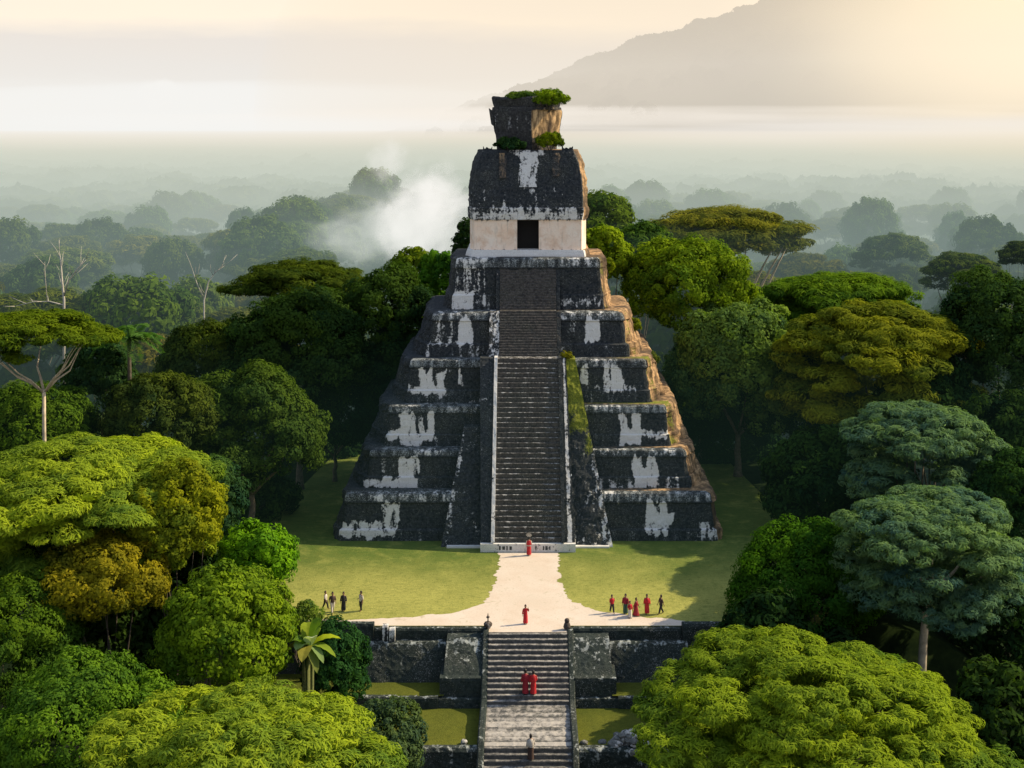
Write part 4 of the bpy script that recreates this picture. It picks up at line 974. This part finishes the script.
# mountain
def mountain():
    Yc = 2700.0; nx, ny = 420, 60; xs_ = np.linspace(-420, 2300, nx); us = np.linspace(0, 1, ny); kx = [-420, -140, 35, 190, 357, 524, 690, 900, 1200, 1600, 2300]; kz = [-10, 60, 118, 180, 232, 292, 372, 440, 470, 380, 250]
    V = []
    for u in us:
        for x in xs_:
            ridge = np.interp(x, kx, kz); prof = math.sin(math.pi*u)**.9
            z = -10 + (ridge + 10)*prof + prof*(26*nz(x, u*900, 3, .006) + 10*nz(x, u*900, 9, .02)); V.append((x, Yc - 900 + 1800*u, z))
    V = np.array(V); idx = np.arange(nx*ny).reshape(ny, nx); Q = np.stack([idx[:-1, :-1], idx[:-1, 1:], idx[1:, 1:], idx[1:, :-1]], -1).reshape(-1, 4)
    tag(link('mountain', mesh_np('mountain', V, Q, 4, M_TERRAIN, True)), kind='structure')
    # trees covering it, one mass
    n = 5200; u = np.clip(rs.normal(.47, .13, n), .1, .62); x = rs.uniform(-150, 1500, n); per = 46
    z = np.array([-10 + (np.interp(a, kx, kz) + 10)*math.sin(math.pi*b)**.9 + math.sin(math.pi*b)**.9*(26*nz(a, b*900, 3, .006) + 10*nz(a, b*900, 9, .02)) for a, b in zip(x, u)])
    r_ = rs.uniform(8, 21, n); k = np.repeat(np.arange(n), per); N = len(k); d = unit(N, rs); d[:, 2] = np.abs(d[:, 2])
    P = np.stack([x[k], Yc - 900 + 1800*u[k], z[k]], 1) + d*r_[k][:, None]
    nrm = d + unit(N, rs)*.4; nrm /= np.linalg.norm(nrm, axis=1, keepdims=True); t1 = np.cross(nrm, unit(N, rs)); t1 /= np.linalg.norm(t1, axis=1, keepdims=True); t2 = np.cross(nrm, t1); s = (r_[k]*.42)[:, None]
    V = np.stack([P - t1*s, P - t2*s*.7, P + t1*s, P + t2*s*.7], 1).reshape(-1, 3)
    me = mesh_np('mountain_forest', V, np.arange(N*4).reshape(-1, 4), 4, M_LEAF); o = link('mountain_forest', me); o.color = (.07, .06, .03, 1)
    tag(o, 'unbroken forest covering the hazy mountain slope at the upper right', 'forest', kind='stuff')
mountain()

# ----------------------------------------------------------------- haze and mist
def haze_box(name, x0, x1, y0, y1, z0, z1, density, col):
    mb = MB(); mb.box(x0, x1, y0, y1, z0, z1); o = mb.build(name, haze_mat(name, density, col)); return tag(o, kind='structure')
for k, (y0, zt, dn, hc) in enumerate(((152, 24.0, .0012, (.36, .56, .55)), (175, 28.0, .0009, (.46, .59, .54)), (215, 31.5, .0006, (.60, .62, .50)), (275, 34.5, .0005, (.76, .69, .53)), (360, 36.3, .0004, (.86, .76, .60)))):
    haze_box('low_haze', -3800 + k*7, 3800 - k*7, y0, 5200 - k*9, -30 + k*.4, zt, dn, hc)
haze_box('shadow_lift_haze', -260, 260, 97, 151.9, -30, 16.0, .0006, (.14, .30, .24))  # added thin glowing volume that lifts dark shadows toward teal
haze_box('ground_haze', -3740, 3740, 340, 5130, -27, 20.0, .0013, (.80, .72, .56))
haze_box('air_haze', -3730, 3730, 260, 4200, -26.5, 150, .00032, (.90, .89, .85))
haze_box('high_haze', -3720, 3720, 900, 4100, -26, 600, .00018, (.93, .88, .81))
def puff(name, loc, scale, dens, col, label, ns=1.6, sharp=(.35, .75), rz=0, wob=1.5):
    import bmesh
    bm = bmesh.new(); bmesh.ops.create_icosphere(bm, subdivisions=3, radius=1.0); me = bpy.data.meshes.new(name); bm.to_mesh(me); bm.free()
    me.materials.append(puff_mat(name, dens, col, ns, sharp, wob)); o = link(name, me, None, loc); o.scale = scale; o.rotation_euler = (0, 0, rz)
    return tag(o, label, 'mist', kind='stuff')
Yp = 235
puff('mist_plume', (X_at(424, Yp), Yp, Z_at(218, Yp)), (17, 17, 17), .24, (1.0, .97, .92), 'white plume of mist rising left of the shrine', 2.4, (.35, 1.35), wob=2.6)
puff('mist_plume', (X_at(372, 262), 262, Z_at(232, 262)), (26, 18, 12), .055, (.95, .95, .86), 'thin pale veil of mist drifting over the trees left of the white plume', 2.4, (.4, 1.3), wob=2.4)
puff('mist_plume', (X_at(388, 300), 300, Z_at(158, 300)), (10, 8, 10), .10, (.98, .95, .90), 'small wisp of mist lifting above the tree line left of the white plume', 1.9, (.45, 1.25), wob=2.2)
# long fog bank in front of the mountain and along the horizon
puff('fog_bank', (420, 2050, 54), (1700, 300, 36), .016, (1.0, .95, .90), 'long white fog bank lying below the mountain at the right', 1.8, (.15, .8))
puff('fog_bank', (-620, 2300, 82), (1000, 300, 70), .010, (.93, .93, .92), 'long white fog bank along the horizon at the left', 2.2, (.2, .8))
puff('fog_bank', (-330, 1050, 36), (520, 220, 26), .0045, (.92, .92, .90), 'thin veil of white ground fog over the far forest at the left', 2.0, (.1, .9))
puff('fog_bank', (330, 1000, 34), (480, 220, 24), .0045, (.95, .90, .84), 'thin veil of white ground fog over the far forest at the right', 2.0, (.1, .9))
puff('warm_glow_haze', (400, 820, 6), (440, 480, 58), .0042, (.96, .80, .52), 'warm glowing haze lying over the far forest at the right', 1.2, (.1, 1.0))  # warm sunlight put into the haze as its own emission
puff('cloud', (X_at(160, 2400), 2400, Z_at(92, 2400)), (85, 60, 46), .05, (1.0, .99, .97), 'small white puff of cloud standing on the fog at the far left horizon', 1.6, (.4, .9), wob=1.6)
puff('cloud', (X_at(330, 2500), 2500, Z_at(97, 2500)), (190, 70, 40), .018, (.98, .97, .95), 'low long cloud on the horizon left of the roof comb', 2.2, (.4, 1.0), wob=2.0)
def ball_haze(name, loc, scale, dens, col):
    import bmesh
    bm = bmesh.new(); bmesh.ops.create_icosphere(bm, subdivisions=5, radius=1.0); me = bpy.data.meshes.new(name); bm.to_mesh(me); bm.free()
    me.materials.append(haze_mat(name, dens, col)); o = link(name, me, None, loc); o.scale = scale; return tag(o, kind='structure')
ball_haze('mountain_haze', (750, 1700, 60), (1100, 700, 520), .00050, (.92, .69, .41))
puff('sun_glow_haze', (660, 1650, 190), (560, 380, 260), .0058, (1.45, 1.15, .70), 'warm glowing haze over the mountain shoulder at the upper right', .5, (.1, 1.3))  # sun's glow painted as bright emission inside the volume

# ----------------------------------------------------------------- people
def skin_body(pose):
    """one continuous body grown by the skin modifier along a posed skeleton, about 1.68 m tall; faces -Y"""
    J = {}; E = []; RAD = {}
    def j(n, co, r, par=None):
        J[n] = co; RAD[n] = r
        if par: E.append((par, n))
    ls, ra, sw = pose['step'], pose['arm'], pose.get('lean', 0)
    j('pelvis', (0, 0, .90), .125); j('waist', (0, -.01+sw*.3, 1.03), .112, 'pelvis'); j('chest', (0, -.01+sw*.6, 1.22), .135, 'waist'); j('collar', (0, sw*.8, 1.37), .085, 'chest'); j('neck', (0, -.01+sw, 1.45), .048, 'collar')
    j('skull', (0, -.02+sw, 1.53), .078, 'neck'); j('crown', (0, -.01+sw, 1.63), .082, 'skull'); j('top', (0, sw, 1.69), .045, 'crown'); j('nose', (0, -.125+sw, 1.545), .013, 'skull')
    for s, nm in ((-1, 'l'), (1, 'r')):
        st = ls*s
        j('ear'+nm, (s*.088, sw, 1.56), .014, 'crown')
        j('hip'+nm, (s*.085, 0, .84), .095, 'pelvis'); j('knee'+nm, (s*.09, -.03 - st*.12, .47), .062, 'hip'+nm); j('ankle'+nm, (s*.09, .02 - st*.26, .085), .040, 'knee'+nm); j('toe'+nm, (s*.10, -.15 - st*.26, .035), .032, 'ankle'+nm)
        j('shoulder'+nm, (s*.175, sw*.7, 1.34), .062, 'collar')
        el, wr = ra[0 if s < 0 else 1]
        j('elbow'+nm, (s*el[0], el[1], el[2]), .042, 'shoulder'+nm); j('wrist'+nm, (s*wr[0], wr[1], wr[2]), .027, 'elbow'+nm)
        E_ = Vector((s*el[0], el[1], el[2])); W_ = Vector((s*wr[0], wr[1], wr[2])); d = (W_-E_).normalized(); sd = d.cross(Vector((1, 0, 0))).normalized()
        pm = W_ + d*.07; j('palm'+nm, tuple(pm), .030, 'wrist'+nm)
        for q, (o_, Lq) in enumerate(((-.030, .062), (-.010, .075), (.010, .070), (.030, .055))):
            p1 = pm + d*(.04 + Lq*.4) + sd*o_; p2 = p1 + d*Lq*.55 + Vector((-s*.012, 0, 0)); j(f'f{q}{nm}', tuple(p1), .009, 'palm'+nm); j(f'g{q}{nm}', tuple(p2), .007, f'f{q}{nm}')
        j('th'+nm, tuple(W_ + d*.06 - sd*.045), .010, 'wrist'+nm); j('ti'+nm, tuple(W_ + d*.095 - sd*.055), .008, 'th'+nm)
    names = list(J); me = bpy.data.meshes.new('body'); me.from_pydata([J[n] for n in names], [(names.index(a), names.index(b)) for a, b in E], [])
    o = bpy.data.objects.new('tmp', me); C.objects.link(o); md = o.modifiers.new('s', 'SKIN'); md.use_smooth_shade = True; sb = o.modifiers.new('b', 'SUBSURF'); sb.levels = 1
    for i, n in enumerate(names):
        sv = me.skin_vertices[0].data[i]; sv.radius = (RAD[n], RAD[n]*(.78 if n in ('pelvis', 'waist', 'chest') else 1)); sv.use_root = (n == 'pelvis')
    dg = bpy.context.evaluated_depsgraph_get(); ev = o.evaluated_get(dg); m2 = bpy.data.meshes.new_from_object(ev); bpy.data.objects.remove(o); m2.name = 'body'; m2.materials.clear(); m2.materials.append(M_SKIN)
    return m2
REST = ((.24, .02, 1.08), (.25, -.06, .84)); BENT = ((.24, .03, 1.07), (.12, -.20, 1.08)); UP = ((.27, -.02, 1.14), (.23, -.08, 1.36)); BACK = ((.24, .08, 1.09), (.24, .16, .87)); FWD = ((.23, -.08, 1.08), (.23, -.20, .88))
POSES = [dict(step=.0, arm=(REST, REST)), dict(step=1.0, arm=(FWD, BACK)), dict(step=.25, arm=(BENT, REST)), dict(step=-.9, arm=(BACK, FWD), lean=-.03), dict(step=.15, arm=(REST, UP))]
BODIES = [skin_body(p) for p in POSES]
def ring_mesh(rows, mat, name, parent, seg=18, sway=0.0, seed=0):
    mb = MB(); R_ = []
    for (z, rx, ry, cy) in rows:
        R_.append([(rx*math.cos(a)*(1 + .05*math.sin(5*a + z*3 + seed)*(1.0 if z < .9 else .2)), cy + ry*math.sin(a)*(1 + .05*math.sin(4*a + seed)), z) for a in [2*math.pi*k/seg for k in range(seg)]])
    mb.grid(R_, True); return mb.build(name, mat, parent, True, local=False)
def person(x, y, z, rz, pose, top, bottom, label, hair=M_HAIR, scale=1.0, robe=False, group=None, shawl=None, headdress=None):
    root = empty('person', (x, y, z), label, 'person', group, rz); root.scale = (scale,)*3
    P = POSES[pose]; lean = P.get('lean', 0); st = abs(P['step'])
    link('body', BODIES[pose], root)
    hm = .12 if robe else .50
    # skirt or trousers
    if robe or bottom is not None and bottom[1] == 'skirt':
        ring_mesh([(hm, .21 + .05*st, .20 + .16*st, 0), (.35 if robe else .62, .205, .17 + .1*st, 0), (.7, .19, .155 + .05*st, 0), (.9, .175, .145, 0), (1.04, .15, .13, -.01)], bottom[0], 'skirt', root, seed=x)
    else:
        mb = MB()
        for s in (-1, 1):
            sg = P['step']*s
            mb.tube([(s*.06, 0, .97), (s*.088, 0, .82), (s*.09, -.03 - sg*.12, .47), (s*.09, .015 - sg*.25, .12)], [.12, .118, .088, .072], 10, cap=False)
        mb.build('trousers', bottom[0], root, True, local=False)
    mb = MB()
    seg = 18; rows = []
    for (zz_, rx, ry, cy) in ((.88, .185, .155, 0), (1.03, .165, .14, -.01+lean*.3), (1.2, .185, .16, -.01+lean*.6), (1.33, .19, .13, lean*.75), (1.40, .10, .09, lean*.85), (1.425, .062, .062, lean*.9)):
        rows.append([(rx*math.cos(a), cy + ry*math.sin(a), zz_) for a in [2*math.pi*k/seg for k in range(seg)]])
    mb.grid(rows, True)
    for i, s in enumerate((-1, 1)):
        el, wr = P['arm'][i]; S = Vector((s*.165, lean*.7, 1.345)); E_ = Vector((s*el[0], el[1], el[2])); W_ = Vector((s*wr[0], wr[1], wr[2]))
        mb.tube([S, S.lerp(E_, .5), E_, E_.lerp(W_, .75 if robe else .1)], [.082, .072, .062, .075 if robe else .058], 10, cap=False)
    mb.build('tunic', top, root, True, local=False)
    mb = MB(); rows = []
    for i in range(7):
        t = i/6; zz_ = 1.50 + .245*t; r_ = .104*math.sqrt(max(.02, 1 - (max(0, t-.35)/.65)**2)) if t > .35 else .104
        rows.append([((r_*.93)*math.cos(a), .012 + lean + r_*1.02*math.sin(a) + (.035 if math.sin(a) < -.2 and t < .62 else 0)*1.9, zz_) for a in [2*math.pi*k/14 for k in range(14)]])
    b = mb.grid(rows, True); mb.f.append(tuple(b + 6*14 + k for k in range(14))); mb.build('hair', hair, root, True, local=False)
    if shawl: ring_mesh([(.98, .235, .19, .0), (1.15, .245, .19, lean*.6), (1.3, .225, .165, lean*.7), (1.385, .14, .12, lean*.8), (1.41, .10, .10, lean*.8)], shawl, 'shawl', root, seed=2)
    if headdress:
        mb = MB()
        for k in range(7):
            a = (k-3)*.33; mb.add([(math.sin(a)*.09 - .02, .03+lean, 1.68), (math.sin(a)*.09 + .02, .03+lean, 1.68), (math.sin(a)*.3 + .035, .06+lean, 1.68 + math.cos(a)*.36), (math.sin(a)*.34, .06+lean, 1.70 + math.cos(a)*.42), (math.sin(a)*.3 - .035, .06+lean, 1.68 + math.cos(a)*.36)], [(0, 1, 2, 3, 4)])
        mb.build('headdress', headdress, root, local=False, fix=False)
    return root
def at_ground(px, py, z=0.0):
    y = Y_on(py, z); return X_at(px, y), y, z
S_ = .84
x, y, z = at_ground(525.5, 624); person(x, y, .01, .2, 4, M_RED, (M_RED, 'skirt'), 'person in a long red robe walking alone on the pale path above the stair', robe=True, scale=S_)
x, y, z = at_ground(529, 555.5); person(x, y, .01, 3.0, 2, M_PALECLOTH, (M_RED, 'skirt'), 'person in red with a pale headdress at the foot of the pyramid stair', robe=True, scale=.95, headdress=M_PALECLOTH, shawl=M_RED)
# two on the lower stair
dyS = (95.75-91.4)/13; dzS = 3.43/13
def on_step(i): return 91.4 + (i+.55)*dyS, -3.44 + (i+1)*dzS
y, z = on_step(1); person(-.18, y, z, 3.14, 0, M_WINE, (M_WINE, 'skirt'), 'person in a dark wine-red robe climbing the lower stair, the left of two', robe=True, scale=1.05, shawl=M_WINE)
y, z = on_step(1); person(.38, y, z, 3.05, 2, M_RED, (M_RED, 'skirt'), 'person in a bright red robe climbing the lower stair, the right of two', robe=True, scale=1.0, shawl=M_RED)
i = 10; y, z = 82.2 + (i-1.45)*(85.75-82.2)/11, -6.6 + (i-1)*(2.96/11)
person(.18, y, z, 3.14, 2, M_PALECLOTH, (M_BROWNCLOTH, 'skirt'), 'person in a pale shawl and brown skirt on the lowest steps', robe=True, shawl=M_PALECLOTH)
grp = [(612, 613, 1, M_RED, (M_BLACKCLOTH, 'trousers'), 'person in red top and black trousers at the left end of the red group', .3, 1.0),
       (625.5, 614, 0, M_WINE, (M_GREENCLOTH, 'skirt'), 'tall person in dark red with a green skirt in the red group', -.4, 1.1),
       (630, 618, 2, M_RED, (M_PALECLOTH, 'skirt'), 'person in red top and pale skirt at the front of the red group', .5, .92),
       (636, 616, 3, M_WINE, (M_WINE, 'skirt'), 'person in wine-red clothes, third from the right in the red group', 1.2, 1.0),
       (647, 614, 0, M_RED, (M_RED, 'skirt'), 'person in a wide bright red cloak, second from right in the red group', 0, 1.08),
       (661, 614, 1, M_BROWNCLOTH, (M_BLACKCLOTH, 'trousers'), 'person in dark brown clothes at the right end of the red group', -1.2, 1.05)]
for (px, py, ps, tp, bt, lb, rz, sc) in grp:
    x, y, z = at_ground(px, py); person(x, y, 0, rz, ps, tp, bt, lb, scale=sc*.82, robe=(bt[1] == 'skirt'), group='group of people in red on the right lawn', shawl=M_RED if 'cloak' in lb else None)
grp = [(325.5, 609, 1, M_PALECLOTH, (M_BLACKCLOTH, 'trousers'), 'person in pale top at the left end of the group on the left lawn', 1.2, .95),
       (332.5, 613, 3, M_BROWNCLOTH, (M_PALECLOTH, 'trousers'), 'person in brown top and pale trousers, second from left on the left lawn', .4, 1.1),
       (343.5, 611, 0, M_BLACKCLOTH, (M_BLACKCLOTH, 'skirt'), 'person all in black standing third from the left on the left lawn', 0, 1.0),
       (361, 611, 2, M_PALECLOTH, (M_BLACKCLOTH, 'trousers'), 'person in pale top and black trousers standing apart, rightmost of the left lawn group', -.8, 1.05)]
for (px, py, ps, tp, bt, lb, rz, sc) in grp:
    x, y, z = at_ground(px, py); person(x, y, 0, rz, ps, tp, bt, lb, scale=sc*.86, robe=(bt[1] == 'skirt'), group='group of people on the left lawn')

# ----------------------------------------------------------------- world, sun, camera
EL, AZ = R(37), math.atan2(.97, .25)       # azimuth measured from +Y towards +X
sd = Vector((math.sin(AZ)*math.cos(EL), math.cos(AZ)*math.cos(EL), math.sin(EL)))
L = bpy.data.lights.new('sun', 'SUN'); L.energy = 6.6; L.angle = R(.6); L.color = (1.0, .80, .50)
so = bpy.data.objects.new('sun', L); C.objects.link(so); so.rotation_euler = sd.to_track_quat('Z', 'Y').to_euler(); so.location = sd*400
w = bpy.data.worlds.new('World'); bpy.context.scene.world = w; w.use_nodes = True; nt = w.node_tree; nt.nodes.clear()
class WT(NT):
    def __init__(s, t): s.t = t
t = WT(nt)
out = t.n('ShaderNodeOutputWorld'); bg = t.n('ShaderNodeBackground'); t.l(bg.outputs[0], out.inputs[0]); bg.inputs[1].default_value = .1
sky = t.n('ShaderNodeTexSky', sky_type='NISHITA', sun_disc=False, sun_elevation=EL, sun_rotation=AZ, altitude=100, air_density=1.0, dust_density=2.0, ozone_density=1.5)
tc = t.n('ShaderNodeTexCoord'); sx = t.n('ShaderNodeSeparateXYZ'); t.l(tc.outputs['Generated'], sx.inputs[0])
cn = t.noise(t.coord((1.6, 1.6, 9), 'Generated'), 2.6, 5, .55)
el = t.math('ADD', sx.outputs[2], t.math('MULTIPLY', t.math('SUBTRACT', cn, .5), .05))
cr = t.n('ShaderNodeValToRGB'); t.l(t.rng(el, 0, .2), cr.inputs[0]); e = cr.color_ramp
stops = [(0, (8.2, 8.3, 8.2)), (.11, (8.4, 8.4, 8.3)), (.19, (6.9, 6.3, 5.9)), (.33, (7.3, 6.2, 5.4)), (.42, (12.8, 9.9, 6.4)), (.7, (9.6, 7.8, 5.8)), (1, (6, 5.8, 5.6))]
while len(e.elements) < len(stops): e.elements.new(.5)
for k, (p, c) in enumerate(stops): e.elements[k].position = p; e.elements[k].color = tuple(v/10 for v in c) + (1,)
veil = t.mix(1.0, cr.outputs[0], (10, 10, 10), 'MULTIPLY')
# warm glow on the sun's side of the sky near the horizon
dt = t.n('ShaderNodeVectorMath', operation='DOT_PRODUCT'); t.l(tc.outputs['Generated'], dt.inputs[0]); dt.inputs[1].default_value = Vector((.345, .93, .09)).normalized()
glow = t.rng(dt.outputs['Value'], .975, 1.0, 0, 1, True)
veil = t.mix(glow, veil, (20, 16, 10.5))
up_ = t.rng(sx.outputs[2], .12, .55, 0, 1, True)
skyb = t.mix(1.0, sky.outputs[0], (2.2, 2.2, 2.2), 'MULTIPLY')
haze_up = t.mix(.5, skyb, (4.9, 5.8, 6.9))
t.l(t.mix(up_, veil, haze_up), bg.inputs[0])

cam = bpy.data.cameras.new('camera'); co = bpy.data.objects.new('camera', cam); C.objects.link(co)
co.location = (0, 0, H); co.rotation_euler = (R(90), 0, 0); cam.sensor_width = 36; cam.lens = F/1024*36
cam.shift_x = -(CX - 512)/1024; cam.shift_y = -(384 - HY)/1024; cam.clip_start = .5; cam.clip_end = 20000
sc = bpy.context.scene; sc.camera = co
sc.view_settings.view_transform = 'Standard'; sc.view_settings.look = 'None'; sc.view_settings.exposure = 0; sc.view_settings.gamma = 1
sc.render.engine = 'CYCLES'; sc.cycles.max_bounces = 6; sc.cycles.diffuse_bounces = 3; sc.cycles.transmission_bounces = 4; sc.cycles.transparent_max_bounces = 12; sc.cycles.volume_bounces = 0
sc.cycles.use_denoising = True; sc.cycles.volume_step_rate = 2.5; sc.cycles.volume_max_steps = 256; sc.cycles.caustics_reflective = False; sc.cycles.caustics_refractive = False
